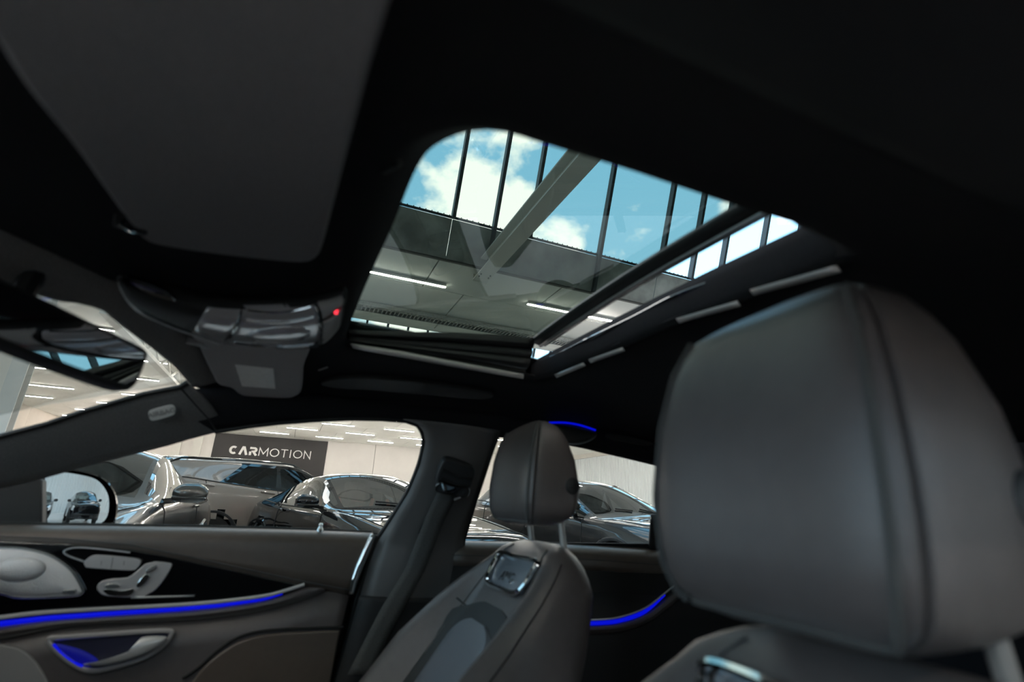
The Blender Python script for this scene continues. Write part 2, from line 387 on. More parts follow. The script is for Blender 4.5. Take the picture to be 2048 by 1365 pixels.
# front wall and partition with steel column, seen through the windscreen
wf = thing('wall_front', 'beige wall panels beyond the windscreen', 'wall', kind='structure'); del wf['category']
PX = 14.0
pe = onX(38, 800, PX)[1]
for k in range(6):
    a = pe+.25+k*1.55; V, F = boxV(PX, PX+.15, a+.012, a+1.535, 0, H); obj('wall_panel', V, F, 'wall', wf, False)
box('backing_board', (PX+.08, PX+.2, pe+.2, Y1, 0, H), 'joint', wf)
box('wall_panel', (PX, PX+.15, pe+9.56, Y1-.1, 0, H), 'wall', wf)
col = thing('steel_column', 'white steel column at the end of the beige partition wall', 'column', (PX-.1, pe+.1, 0))
for nm, b in (('flange', (-.16, -.13, -.16, .16, 0, H)), ('flange', (.13, .16, -.16, .16, 0, H)), ('web', (-.13, .13, -.015, .015, 0, H)), ('base_plate', (-.25, .25, -.25, .25, 0, .03))):
    box(nm, b, 'white', col)
x = XG
while x < X1-.1:
    box('wall_panel', (x+.015, min(x+5.9, X1)-.015, Y1, Y1+.2, 0, H+.1), 'wall', wf); x += 5.9
# beams and trays
sb = thing('roof_beam', 'white steel beam crossing under the glazed skylight above the sunroof', 'beam')
for nm, b in (('flange', (-2, 8.95, -3.42, -3.08, 5.86, 5.89)), ('flange', (-2, 8.95, -3.42, -3.08, 6.17, 6.20)), ('web', (-2, 8.95, -3.27, -3.23, 5.89, 6.17)), ('end_plate', (8.95, 8.98, -3.42, -3.08, 5.84, 6.22))):
    box(nm, b, 'white', sb)
for k in range(4): tube('bolt', [(8.7-.12*(k % 2), -3.36+.22*(k//2), 5.86), (8.7-.12*(k % 2), -3.36+.22*(k//2), 5.835)], .018, 'mull', sb)
ct = thing('cable_tray', 'galvanised cable tray hung along the ceiling beyond the skylight', 'tray', (12.0, 0, 5.93))
for xx in (-.22, .22): box('side_rail', (xx-.02, xx+.02, -16, 10, -.06, .05), 'galv', ct)
V = []; F = []; y = -16
while y < 10:
    v, f = boxV(-.2, .2, y, y+.035, -.05, -.03); kk = len(V); V += v; F += [[i+kk for i in q] for q in f]; y += .11
tag(obj('rung', V, F, 'galv', ct, False), kind='stuff')
tr = thing('roof_truss', 'cream coloured steel truss beam below the far ceiling beside the interior mirror', 'beam', (0, 0, 0))
tp = onZ(310, 760, 5.6); tq = onZ(372, 775, 5.6)
dirx = nrm(np.array((1.0, 0.0, 0)))
for dz in (0, .55): box('chord', (14, 32, tq[1]-.12, tq[1]+.12, 5.25+dz, 5.37+dz), 'white', tr)
for k in range(8):
    a = (14+2*k, tq[1], 5.35); b = (15+2*k, tq[1], 5.85); c = (16+2*k, tq[1], 5.35)
    beam('brace', a, b, .06, .06, 'white', tr); beam('brace', b, c, .06, .06, 'white', tr)
# lamps
lp = None; nl = 0
def lamp(x, y0, y1, where):
    global lp, nl
    L = y1-y0
    if lp is None:
        lp = thing('strip_lamp', '', 'lamp'); box('housing', (-.05, .05, -.5, .5, .02, .07), 'lamphouse', lp); box('diffuser', (-.025, .025, -.5, .5, 0, .02), 'strip', lp); o = lp
    else: o = copy_tree(lp)
    o.location = (x, (y0+y1)/2, H-.09); o.scale = (1, L, 1); o['label'] = where; o['group'] = 'strip lamps in rows on the hall ceiling'; nl += 1
lamp(9.8, -2.68, -.3, 'warm strip lamp seen at the left through the sunroof glass')
lamp(9.8, -7.45, -4.83, 'warm strip lamp crossing the rear edge of the sunroof glass')
rows = [(18.2, 1.0), (22.2, 3.1), (26.2, 1.3), (31.1, 1.8), (35.2, 4.0), (39.2, 2.05), (43.3, 4.0), (-3, 1), (-8, 3)]
for xr, sh in rows:
    y = -22+sh-2.1+ (0.0)
    k = 0
    while y < Y1-2.3:
        if not (xr < 15 and -8 < y < 6 and xr > 5): lamp(xr, y, y+2.1, 'thin white strip lamp in a row on the distant white ceiling')
        y += 4.15
# sign
sg = thing('wall_sign', 'black board on the far wall lettered CARMOTION in white', 'sign', (X1-.06, 0, 0))
sy0, sy1 = onX(433, 862, X1-.06)[1], onX(654, 900, X1-.06)[1]
box('board', (-.02, .06, sy1, sy0, 1.9, 5.92), 'sign', sg)
lt = onX(460, 897, X1-.1); rt = onX(622, 912, X1-.1)
z0_ = .5*(onX(462, 908, X1-.1)[2]+onX(620, 921, X1-.1)[2]); hL = .5*((onX(465, 887, X1-.1)-onX(465, 909, X1-.1))[2]+(onX(612, 905, X1-.1)-onX(612, 924, X1-.1))[2])
def arc(cx, cy, rx, ry, a0, a1, n=16): return [(cx+rx*math.cos(math.radians(a0+(a1-a0)*i/n)), cy+ry*math.sin(math.radians(a0+(a1-a0)*i/n))) for i in range(n+1)]
def stroke(parts, w, wd, x, nm):
    V = []; F = []
    for pl in parts:
        P = [np.array(p, float) for p in pl]; n = len(P); k0 = len(V)
        for i in range(n):
            t1 = nrm(P[i]-P[i-1]) if i else nrm(P[1]-P[0]); t2 = nrm(P[i+1]-P[i]) if i < n-1 else t1
            t = nrm(t1+t2); nn = np.array((-t[1], t[0])); sc = 1/max(.35, abs(nn@np.array((-t1[1], t1[0]))))
            for s in (-1, 1):
                q = P[i]+nn*s*w/2*sc
                for dx in (0, -.05): V.append((-.025+dx, lt[1]+(x+q[0])*wd, z0_+q[1]*hL))
        for i in range(n-1):
            a = k0+4*i
            F += [[a, a+4, a+6, a+2], [a+1, a+3, a+7, a+5], [a, a+1, a+5, a+4], [a+2, a+6, a+7, a+3]]
        F += [[k0, k0+2, k0+3, k0+1], [k0+4*(n-1), k0+4*(n-1)+1, k0+4*(n-1)+3, k0+4*(n-1)+2]]
    return obj(nm, V, F, 'letter', sg, False)
hL *= .80; z0_ += .03
adv = [('C', .92), ('A', 1.0), ('R', .95), ('M', 1.12), ('O', 1.12), ('T', .88), ('I', .42), ('O', 1.12), ('N', .9)]
tot = sum(a for _, a in adv)-.12; wd = (rt[1]-lt[1])/tot; x = 0
for k, (ch, a) in enumerate(adv):
    b = k < 3; w = .24 if b else .10; h_ = w/2; w_ = a-.16
    if ch == 'C': P = [arc(w_/2, .5, w_/2-h_*.6, .5-h_, 50, 310)]
    elif ch == 'A': P = [[(h_-.03, 0), (w_/2-.05, .9), (w_/2+.05, .9), (w_-h_+.05, 0)]]
    elif ch == 'R': P = [[(h_, 0), (h_, .45)], [(h_*.3, 1-h_), (w_*.55, 1-h_)]+arc(w_*.6, .68, .2, .2, 80, -80, 8)+[(w_*.5, .46), (w_-.05, 0)]]
    elif ch == 'M': P = [[(h_, 0), (h_+.02, .96), (w_/2, .25), (w_-h_-.02, .96), (w_-h_, 0)]]
    elif ch == 'O': P = [arc(w_/2, .5, w_/2-h_, .5-h_, 0, 360, 28)]
    elif ch == 'T': P = [[(0, 1-h_), (w_, 1-h_)], [(w_/2, 0), (w_/2, 1-h_)]]
    elif ch == 'I': P = [[(w_/2, 0), (w_/2, 1)]]
    else: P = [[(h_, 0), (h_, .96), (w_-h_, .04), (w_-h_, 1)]]
    stroke(P, w, wd, x, 'letter'); x += a
#==CARS==
# ------------------------------------------------------------------ parked cars
def stations(kind):
    if kind == 'coupe':
        return 4.75, [
            (2.37, [(.26, .45), (.31, .58), (.5, .66), (.61, .64), (.67, .58), (.69, .48), (.71, .28), (.71, 0)]),
            (2.20, [(.2, .68), (.28, .78), (.52, .84), (.67, .80), (.73, .72), (.76, .6), (.78, .34), (.785, 0)]),
            (1.80, [(.2, .75), (.28, .88), (.55, .93), (.76, .88), (.80, .80), (.80, .66), (.80, .35), (.80, 0)]),
            (1.25, [(.2, .8), (.28, .90), (.58, .93), (.82, .90), (.885, .84), (.885, .70), (.875, .36), (.875, 0)]),
            (.80, [(.2, .8), (.28, .90), (.58, .92), (.86, .90), (.925, .86), (.945, .76), (.97, .40), (.985, 0)]),
            (-.08, [(.2, .8), (.28, .90), (.58, .92), (.88, .90), (.945, .86), (1.28, .64), (1.35, .36), (1.37, 0)]),
            (-.60, [(.2, .8), (.28, .90), (.58, .92), (.89, .90), (.955, .86), (1.315, .62), (1.38, .35), (1.39, 0)]),
            (-1.15, [(.2, .8), (.28, .91), (.58, .94), (.91, .91), (.975, .86), (1.26, .59), (1.325, .34), (1.335, 0)]),
            (-1.85, [(.2, .8), (.28, .91), (.6, .95), (.94, .90), (1.01, .82), (1.05, .70), (1.08, .4), (1.09, 0)]),
            (-2.22, [(.25, .7), (.35, .86), (.62, .90), (.9, .84), (.98, .76), (1.01, .62), (1.02, .35), (1.02, 0)]),
            (-2.38, [(.35, .6), (.42, .74), (.62, .78), (.82, .74), (.90, .66), (.92, .55), (.93, .3), (.93, 0)])]
    return 4.5, [
        (2.25, [(.3, .5), (.36, .66), (.6, .76), (.76, .74), (.82, .66), (.85, .52), (.86, .3), (.86, 0)]),
        (2.10, [(.24, .7), (.34, .82), (.62, .88), (.84, .84), (.9, .76), (.94, .6), (.95, .34), (.955, 0)]),
        (1.70, [(.24, .75), (.34, .9), (.65, .94), (.9, .89), (.96, .82), (.99, .68), (1.0, .35), (1.005, 0)]),
        (1.25, [(.24, .8), (.34, .92), (.68, .94), (.94, .91), (1.0, .86), (1.03, .72), (1.04, .36), (1.05, 0)]),
        (.95, [(.24, .8), (.34, .92), (.68, .93), (.96, .91), (1.02, .87), (1.05, .78), (1.09, .4), (1.11, 0)]),
        (.15, [(.24, .8), (.34, .92), (.68, .93), (1.03, .92), (1.09, .88), (1.47, .68), (1.55, .38), (1.57, 0)]),
        (-.50, [(.24, .8), (.34, .92), (.68, .93), (1.07, .92), (1.13, .88), (1.52, .67), (1.61, .37), (1.62, 0)]),
        (-1.30, [(.24, .8), (.34, .93), (.68, .95), (1.13, .92), (1.20, .87), (1.50, .65), (1.58, .36), (1.59, 0)]),
        (-1.95, [(.26, .8), (.36, .92), (.7, .95), (1.16, .90), (1.24, .83), (1.44, .62), (1.52, .34), (1.53, 0)]),
        (-2.20, [(.3, .74), (.4, .88), (.72, .90), (1.0, .86), (1.05, .80), (1.09, .70), (1.1, .4), (1.11, 0)]),
        (-2.28, [(.38, .66), (.46, .8), (.72, .82), (.9, .79), (.98, .74), (1.02, .64), (1.03, .36), (1.03, 0)])]
def cr1(a, b, c, d, t): return .5*((2*b)+(c-a)*t+(2*a-5*b+4*c-d)*t*t+(-a+3*b-3*c+d)*t**3)
def car_surface(ST):
    A = np.array([[(x, y, z) for (z, y) in ring] for x, ring in ST])     # station, ring point, xyz
    ns, nr = A.shape[:2]
    def at(u, v):
        i = min(int(u), ns-2); t = u-i
        i0, i3 = max(i-1, 0), min(i+2, ns-1)
        R = cr1(A[i0], A[i], A[i+1], A[i3], t)
        j = min(int(v), nr-2); s = v-j
        j0 = max(j-1, 0)
        d = R[j+2] if j+2 < nr else R[j]*np.array((1, -1, 1))
        p = cr1(R[j0], R[j], R[j+1], d, s)
        if j in (3, 4, 5):                       # crisp belt and roof edge
            lin = R[j]*(1-s)+R[j+1]*s; p = .35*p+.65*lin
        return p
    return at
def make_car(name, label, loc, ang, paint, kind='coupe', glassm='carglass', rimm='rim', seat_trim=None, rails=False, grille='wide', tailm='tail'):
    L, ST = stations(kind); at = car_surface(ST)
    root = thing(name, label, 'car', loc, ang)
    us = [0, .15, .3, .5, .75, 1, 1.25, 1.5, 1.75, 2, 2.25, 2.5, 2.75, 3, 3.3, 3.6, 3.85, 4, 4.08, 4.2, 4.4, 4.6, 4.8, 4.94, 5, 5.25, 5.5, 5.75, 5.9, 6.05, 6.3, 6.6, 6.85, 7, 7.08, 7.25, 7.5, 7.7, 7.9, 8, 8.2, 8.45, 8.7, 9, 9.4, 9.8, 10]
    vs = [0, .5, 1, 1.4, 1.8, 2, 2.3, 2.65, 3, 3.3, 3.65, 3.92, 4.06, 4.3, 4.6, 4.88, 5.0, 5.12, 5.5, 6, 6.5, 7]
    axf, axr = (1.42, -1.42) if kind == 'coupe' else (1.38, -1.36)
    wr_, = (.345,) if kind == 'coupe' else (.37,)
    G = {k: ([], []) for k in ('body', 'windshield', 'rear_window', 'side_window', 'window_frame', 'headlight', 'tail_light', 'sill')}
    def shr(u, v):
        if kind == 'coupe': return 0.0
        return -.55*max(0, 1-abs(u-7)/1.3)*min(1, max(0, (v-3.92)/.96))*min(1, max(0, (7-v)/1.5))
    for i in range(len(us)-1):
        for j in range(len(vs)-1):
            u, v = (us[i]+us[i+1])/2, (vs[j]+vs[j+1])/2
            for sgn in (1, -1):
                q = [at(us[a]+shr(us[a], vs[b]), vs[b]) for a, b in ((i, j), (i+1, j), (i+1, j+1), (i, j+1))]
                c = sum(q)/4
                g = 'body'
                if v < 1: g = 'sill'
                if 4.06 < v < 4.88 and 4.35 < u < (7.75 if kind == 'coupe' else 7.02):
                    g = 'side_window'
                    if 5.74 < u < 5.92 or (kind != 'coupe' and 6.62 < u < 6.7): g = 'window_frame'
                elif 3.92 < v < 5.0 and 4.2 < u < (7.85 if kind == 'coupe' else 7.1): g = 'window_frame'
                if v > 5.12 and 4.08 < u < 4.94: g = 'windshield'
                if v > 5.12 and (7.08 < u < 7.9 if kind == 'coupe' else 8.05 < u < 8.75): g = 'rear_window'
                if 0.5 < u < 1.5 and 2.3 < v < 3.65: g = 'headlight'
                if 8.7 < u < 9.8 and 2.65 < v < 3.65: g = 'tail_light'
                if c[2] < .75 and v > 0.4 and v < 3 and min(math.hypot(c[0]-axf, c[2]-wr_), math.hypot(c[0]-axr, c[2]-wr_)) < wr_+.035: continue
                V, F = G[g]; k = len(V)
                V += [(p[0], p[1]*sgn, p[2]) for p in q]; F.append([k, k+1, k+2, k+3] if sgn > 0 else [k+3, k+2, k+1, k])
    for uu, g in ((0, 'body'), (len(ST)-1, 'body')):      # close nose and tail
        V, F = G[g]
        for a, b in zip(vs[:-1], vs[1:]):
            q = [at(uu-1e-6 if uu else 0, a), at(uu-1e-6 if uu else 0, b)]; k = len(V)
            V += [q[0], q[1], q[1]*(1, -1, 1), q[0]*(1, -1, 1)]; F.append([k, k+1, k+2, k+3])
    mm = dict(body=paint, sill='cabin', windshield='carglass' if glassm == 'darkglass' else glassm, rear_window=glassm, side_window=glassm, window_frame='gloss', headlight='lamp', tail_light=tailm)
    for g, (V, F) in G.items():
        if V: obj(g, V, F, mm[g], root)
    for k, (ax, side) in enumerate(((axf, 1), (axf, -1), (axr, 1), (axr, -1))):
        yo = side*.915
        th = [2*math.pi*i/40 for i in range(40)]
        prof = [(.215, -.02), (.235, .0), (wr_-.06, .012), (wr_-.015, .004), (wr_, -.03), (wr_, -.17), (wr_-.05, -.2), (.2, -.2)]
        V = []; F = []
        for a in th:
            for r, d in prof: V.append((ax+r*math.cos(a), yo+side*d, wr_+r*math.sin(a)))
        n = len(prof)
        for i in range(40):
            for j in range(n-1): F.append([i*n+j, ((i+1) % 40)*n+j, ((i+1) % 40)*n+j+1, i*n+j+1])
        wh = obj('wheel', V, F, 'tyre', root)
        V = []; F = []
        for s in range(5):
            for d in (-.16, .16):
                a = 2*math.pi*s/5+d+.3
                pts = [(.05, -.035, .03), (.22, -.012, .022)]
                kk = len(V)
                for r, dd, w in pts:
                    for ww in (-w, w):
                        for e_ in (0, -.03): V.append((ax+r*math.cos(a)-ww*math.sin(a), yo+side*(dd+e_), wr_+r*math.sin(a)+ww*math.cos(a)))
                F += [[kk, kk+2, kk+6, kk+4], [kk+1, kk+5, kk+7, kk+3], [kk, kk+4, kk+5, kk+1], [kk+2, kk+3, kk+7, kk+6]]
        kk = len(V); V += [(ax+.07*math.cos(a), yo-side*.03, wr_+.07*math.sin(a)) for a in th]; F.append(list(range(kk, kk+40)))
        for r0, r1, d0, d1 in ((.205, .235, -.012, -.002),):
            kk = len(V)
            for a in th: V += [(ax+r0*math.cos(a), yo+side*d0, wr_+r0*math.sin(a)), (ax+r1*math.cos(a), yo+side*d1, wr_+r1*math.sin(a))]
            F += [[kk+2*i, kk+2*((i+1) % 40), kk+2*((i+1) % 40)+1, kk+2*i+1] for i in range(40)]
        obj('rim', V, F, rimm, wh, False)
        tw = np.linspace(-.25, math.pi+.25, 26)
        obj('wheel_well', [(ax+(wr_+.05)*math.cos(a), yo-side*s, wr_+(wr_+.05)*math.sin(a)) for a in tw for s in (.0, .3)]+[(ax, yo-side*.3, wr_)],
            [[2*i, 2*(i+1), 2*(i+1)+1, 2*i+1] for i in range(25)]+[[2*i+1, 2*(i+1)+1, 52] for i in range(25)], 'cabin', root)
        tube('wheel_arch', [(ax+(wr_+.045)*math.cos(a), side*.925, wr_+(wr_+.045)*math.sin(a)) for a in np.linspace(-.35, math.pi+.35, 26)], .03, 'plastic' if kind != 'coupe' else paint, root)
    # mirrors, handles, door seams
    for s in (1, -1):
        b = at(4.45, 4.1); mcx, mcy, mz = b[0]+.02, (abs(b[1])+.17)*s, b[2]+.055
        V = []; F = []
        for i in range(9):
            t = i/8; yy = mcy+s*(t-.5)*.24; hh = .075*(1-(2*t-1)**4*.6); dd = .06*(1-(2*t-1)**4*.5)
            for j in range(12):
                a = 2*math.pi*j/12; V.append((mcx+dd*math.cos(a)*(1.5 if math.cos(a) > 0 else .4), yy, mz+.01+hh*math.sin(a)))
        for i in range(8):
            for j in range(12): F.append([i*12+j, i*12+(j+1) % 12, (i+1)*12+(j+1) % 12, (i+1)*12+j])
        F += [list(range(11, -1, -1)), [96+j for j in range(12)]]
        mr = obj('side_mirror', V, F, paint, root)
        box('mirror_cap', (mcx-.05, mcx+.085, mcy-.115, mcy+.115, mz-.045, mz-.015), 'gloss', mr, .01)
        box('mirror_glass', (mcx-.034, mcx-.028, mcy-.10, mcy+.10, mz-.04, mz+.06), 'mirror', mr)
        beam('mirror_arm', (mcx, s*(abs(b[1])-.01), b[2]), (mcx+.02, mcy-s*.05, mz-.04), .06, .03, 'gloss', mr)
        hu = (6.1,) if kind == 'coupe' else (5.95, 7.15)
        for h in hu:
            p, q = at(h, 3.05), at(h+.3, 3.1)
            tube('door_handle', [p*(1, s, 1)+(.0, .012*s, 0), (p+q)/2*(1, s, 1)+(0, .035*s, 0), q*(1, s, 1)+(0, .012*s, 0)], .014, paint, root)
        seams = (4.25, 6.5) if kind == 'coupe' else (4.2, 5.85, 7.3)
        for u in seams: tube('door_seam', [at(u, v)*(1, s, 1)+(0, .001*s, 0) for v in np.linspace(1.1, 3.9, 14)], .005, 'cabin', root, 5)
        tube('hood_seam', [at(u, 4.6)*(1, s, 1)+(0, 0, .002) for u in np.linspace(.4, 3.95, 20)], .004, 'cabin', root, 5)
        tube('window_chrome' if kind != 'coupe' else 'window_seal', [at(u, 3.99)*(1, s, 1)+(0, .004*s, 0) for u in np.linspace(4.2, 7.85, 20)], .008, 'gloss', root, 5)
        if rails:
            tube('roof_rail', [at(u, 5.15)*(1, s, 1)+(0, 0, .03 if 0 < k < 11 else -.01) for k, u in enumerate(np.linspace(5.05, 8.0, 12))], .018, 'gloss', root)
        tube('wiper', [at(4.09, 5.6 if s > 0 else 6.9)*(1, s, 1)+(0, 0, .015), at(4.16, 6.6 if s > 0 else 6.2)*(1, s if s < 0 else 1, 1)+(0, 0, .02)], .01, 'plastic', root, 5)
    # nose
    nx = ST[0][0]
    if grille == 'kidney':
        for s in (1, -1):
            fr = tube('grille_frame', [(nx-.02, s*.03, .66), (nx-.08, s*.42, .64), (nx-.05, s*.40, .42), (nx+.0, s*.03, .40)], .018, 'bchrome', root, closed=True)
            for k in range(8):
                y = s*(.07+.045*k); box('grille_bar', (nx-.06, nx-.01, y-.008, y+.008, .42, .65), 'gloss', fr)
        box('grille_back', (nx-.14, nx-.03, -.42, .42, .40, .66), 'cabin', root)
    else:
        fr = tube('grille_frame', [(nx+.01, -.42, .5), (nx+.01, .42, .5), (nx+.0, .36, .33), (nx+.0, -.36, .33)], .02, 'gloss', root, closed=True)
        for k in range(4): box('grille_bar', (nx-.03, nx+.012, -.4, .4, .35+.04*k, .362+.04*k), 'plastic', fr)
        box('grille_back', (nx-.15, nx-.01, -.42, .42, .32, .5), 'cabin', root)
    pl = box('number_plate', (nx+.015, nx+.03, -.26, .26, .36, .47), 'gloss', root)
    # cabin
    zc = .0 if kind == 'coupe' else .12
    box('dashboard', (.38, .85, -.72, .72, .55+zc, .90+zc), 'cabin', root, .06)
    for s in (.36, -.36):
        V, F = boxV(-.62, -.42, s-.25, s+.25, .4+zc, .98+zc); 
        V = [(x-(z-.4-zc)*.28, s+(y-s)*(1-.25*(z > .9+zc)), z) for x, y, z in V]
        st = obj('cabin_seat', V, F, 'cabin', root, True, bevel=.06)
        V, F = boxV(-.83, -.73, s-.13, s+.13, 1.0+zc, 1.18+zc); obj('cabin_headrest', V, F, 'cabin', st, True, bevel=.04)
        if seat_trim:
            for t in (-1, 1): tube('shoulder_trim', [(-.42, s+t*.22, .6), (-.50, s+t*.2, .82), (-.56, s+t*.13, 1.0), (-.58, s+t*.11, 1.08)], .025, seat_trim, st)
    box('rear_bench', (-1.75, -1.3, -.62, .62, .4+zc, .93+zc), 'cabin', root, .08)
    tube('steering_wheel', [(.27+.08*math.sin(a), .36+.18*math.cos(a), .82+zc+.17*math.sin(a)) for a in np.linspace(0, 2*math.pi, 24, endpoint=False)], .016, 'plastic', root, closed=True)
    box('interior_mirror', (.02, .05, -.11, .11, 1.2+zc*1.5, 1.26+zc*1.5), 'gloss', root, .01)
    return root
def ground(px_, py_, d):
    r = ray(px_, py_); k = d/math.hypot(r[0], r[1]); p = EYE+r*k; return p
def ang(hx, hy): return math.atan2(hy, hx)
c1 = make_car('parked_coupe', 'bronze grey coupe at the left facing the camera behind the door mirror', (4.41, 1.73, 0), ang(-1, .0), 'paint_grey')
c2 = make_car('parked_crossover', 'sand grey crossover with black roof rails in front of the black sign', (9.42, .25, 0), ang(.50, -.87), 'paint_beige', 'suv', 'darkglass', rimm='rim', rails=True)
c3 = make_car('parked_sports_car', 'glossy black sports car with orange seat trim right of the sand crossover', (6.02, -1.05, 0), ang(-.95, -.30), 'paint_black', seat_trim='orange')
c3.scale = (1, 1, .97)
c4 = make_car('parked_estate', 'dark estate car with roof rails seen through the rear side window', (6.0, -4.25, 0), ang(-.96, -.2), 'paint_dark', 'suv', 'carglass', rails=True)
c4.scale = (1, 1, .89)
make_car('parked_saloon', 'black saloon mostly hidden, glimpsed between the belt pillar and far headrest', (12.2, -4.0, 0), ang(-.97, .1), 'paint_black', grille='kidney')
make_car('parked_offroader', 'black off-roader reflected in the middle of the door mirror', (4.6, -11.5, 0), ang(-.15, 1), 'paint_black', 'suv', 'carglass')
make_car('parked_offroader', 'black off-roader reflected at the left edge of the door mirror', (1.75, -11.8, 0), ang(-.15, 1), 'paint_black', 'suv', 'carglass')
# ------------------------------------------------------------------ the car cabin around the camera
def text(name, s, origin, xd, yd, size, m, parent, depth=.001):
    cu = bpy.data.curves.new(name, 'FONT'); cu.body = s; cu.size = size; cu.extrude = depth; cu.align_x = 'CENTER'; cu.align_y = 'CENTER'
    t = bpy.data.objects.new(name, cu); COL.objects.link(t); bpy.context.view_layer.update()
    me = bpy.data.meshes.new_from_object(t.evaluated_get(bpy.context.evaluated_depsgraph_get()))
    bpy.data.objects.remove(t); me.materials.clear(); me.materials.append(MT[m])
    o = bpy.data.objects.new(name, me); COL.objects.link(o)
    xd = nrm(xd); yd = np.array(yd, float); yd = nrm(yd-xd*(xd@yd)); zd = np.cross(xd, yd)
    o.matrix_world = Matrix([[xd[i], yd[i], zd[i], origin[i]] for i in range(3)]+[[0, 0, 0, 1]])
    if parent is not None: o.parent = parent; o.matrix_parent_inverse = Matrix.Identity(4)
    return o
# ---- headliner with the sunroof opening
hole_px = [(1671, 534), (1600, 470), (1571, 457), (1520, 442), (1457, 424), (1347, 388), (1268, 362), (1178, 335), (1078, 305), (1024, 288), (979, 281), (934, 284), (894, 297), (859, 317), (839, 342), (819, 380), (780, 474), (740, 559), (700, 655), (692, 690), (720, 697), (800, 710), (900, 728), (1048, 757), (1098, 758), (1243, 697), (1350, 650), (1477, 609)]
hole = [onR(x, y) for x, y in hole_px]
head_px = [(386, 774), (345, 728), (300, 692), (250, 656), (205, 619), (165, 606), (110, 600), (40, 578), (-60, 545), (-200, 500)]
head = [onR(x, y, .03) for x, y in head_px]
hx = [p[0] for p in head][::-1]; hy = [p[1] for p in head][::-1]
XR, XL, YB = .515, -.735, -1.75
hc = sum(hole)/len(hole)
hp = resample(smooth(hole, 160, True)+[hole[0]], 160)[:-1]
V = []; F = []; K = 12; n = len(hp)
for p in hp:
    d = p[:2]-hc[:2]; a = nrm(d); t = 9
    if a[0] > 0: t = min(t, (XR-hc[0])/a[0])
    if a[0] < 0: t = min(t, (XL-hc[0])/a[0])
    if a[1] < 0: t = min(t, (YB-hc[1])/a[1])
    if a[1] > 0:
        for _ in range(3): pass
        s = t
        for q in np.linspace(.01, t, 200):
            x, y = hc[:2]+a*q
            if y > np.interp(x, hx, hy): s = q; break
        t = s
    o_ = hc[:2]+a*t
    for k in range(K):
        f = k/(K-1); q = p[:2]*(1-f)+o_*f; z = zroof(*q)
        if k == 0: z += .012
        V.append((q[0], q[1], z))
for i in range(n):
    for k in range(K-1): F.append([i*K+k, ((i+1) % n)*K+k, ((i+1) % n)*K+k+1, i*K+k+1])
hl = thing('headliner', 'black fabric roof lining of the car around the sunroof opening', 'roof lining')
obj('lining', V, F, 'lining', hl, solid=.006, soff=1)
# outer roof skin keeps daylight out of the lining
V2 = [(v[0], v[1], v[2]+(.045 if i % K else .05)) for i, v in enumerate(V)]
obj('roof_skin', V2, F, 'gloss', hl, solid=.004, soff=1)
A = [p.copy() for p in head]; B = [np.array((p[0], p[1]-.07, zroof(p[0], p[1]-.07)-.004)) for p in head]
ribbon('windscreen_header', A, B, 'lining2', hl, 30, 4, .006, (0, 0, -1))
# recessed grab handle on the far roof rail
gp = [onR(x, y, .012) for x, y in ((640, 768), (700, 757), (800, 762), (900, 775), (985, 790), (960, 800), (860, 792), (740, 782), (670, 778))]
slab('grab_handle', smooth(gp, 36, True), .014, 'plastic', hl, bevel=.004)
p = onR(652, 737, .004); tube('coat_hook', [onR(637, 741, .006), onR(655, 735, .006)], .0022, 'softgrey', hl)
p = onR(780, 338, .004); tube('roof_clip', [onR(768, 342, .004), onR(800, 326, .004)], .004, 'plastic', hl)
nr = thing('roof_rail', 'near black roof rail and lining edge at the upper right above the camera', 'roof rail')
ya = np.linspace(.30, -1.75, 16)
ribbon('rail_cover', [np.array((XL+.005, y, zroof(XL, y)-.004)) for y in ya], [np.array((np.interp(y, (-.12, .12), (-.90, XL-.03)), y, np.interp(y, (-.12, .12), (1.12, 1.20))-.10*max(0, -y-.6))) for y in ya], 'lining', nr, 30, 6, .012, (.6, 0, -.5), solid=.008)
npil = thing('door_pillar', 'near dark door pillar at the far right edge behind the large headrest', 'pillar')
ribbon('pillar_cover', [np.array((-.86, y, 1.13)) for y in (-.66, -1.2, -1.75)], [np.array((-.86, y, .5)) for y in (-.50, -1.2, -1.75)], 'lining2', npil, 12, 6, .03, (1, 0, 0), solid=.01)
# ---- right roof rail above the side windows
rail_px = [(430, 864), (500, 853), (560, 846), (630, 841), (700, 838), (760, 839), (812, 843), (850, 856), (960, 872), (1060, 880), (1150, 893), (1305, 930), (1500, 985), (1650, 1030)]
lowr = [onS(x, y, .015) for x, y in rail_px]
upr = [np.array((XR-.01, y, zroof(XR-.01, y)+.002)) for y in np.linspace(.325, lowr[-1][1]-.05, 14)]
rr = thing('roof_rail', 'black fabric covered roof rail over the far side windows', 'roof rail')
ribbon('rail_cover', upr, lowr, 'lining', rr, 40, 6, .012, (-.7, 0, -.3))
tube('window_seal', lowr[:8], .006, 'rubber', rr)
# ---- courtesy lamp with blue line at the rear of the rail
cl_ = thing('courtesy_lamp', 'dark oval rear lamp pod under a thin blue light line', 'lamp')
XCL = .47
arcp = smooth([onX(x, y, XCL) for x, y in ((1098, 846), (1130, 846), (1160, 851), (1191, 861))], 18)
tube('light_line', arcp, .0032, 'blue', cl_)
pillow('pod', smooth([onX(x, y, XCL+.002) for x, y in ((1100, 850), (1130, 850), (1160, 856), (1192, 866), (1188, 878), (1165, 888), (1135, 888), (1112, 876))], 40, True), .02, .01, 'plastic', cl_)
slab('lens_panel', smooth([onX(x, y, XCL+.03) for x, y in ((1215, 868), (1250, 872), (1300, 884), (1300, 892), (1250, 886), (1216, 878))], 24, True), .01, 'plastic', cl_, .002)
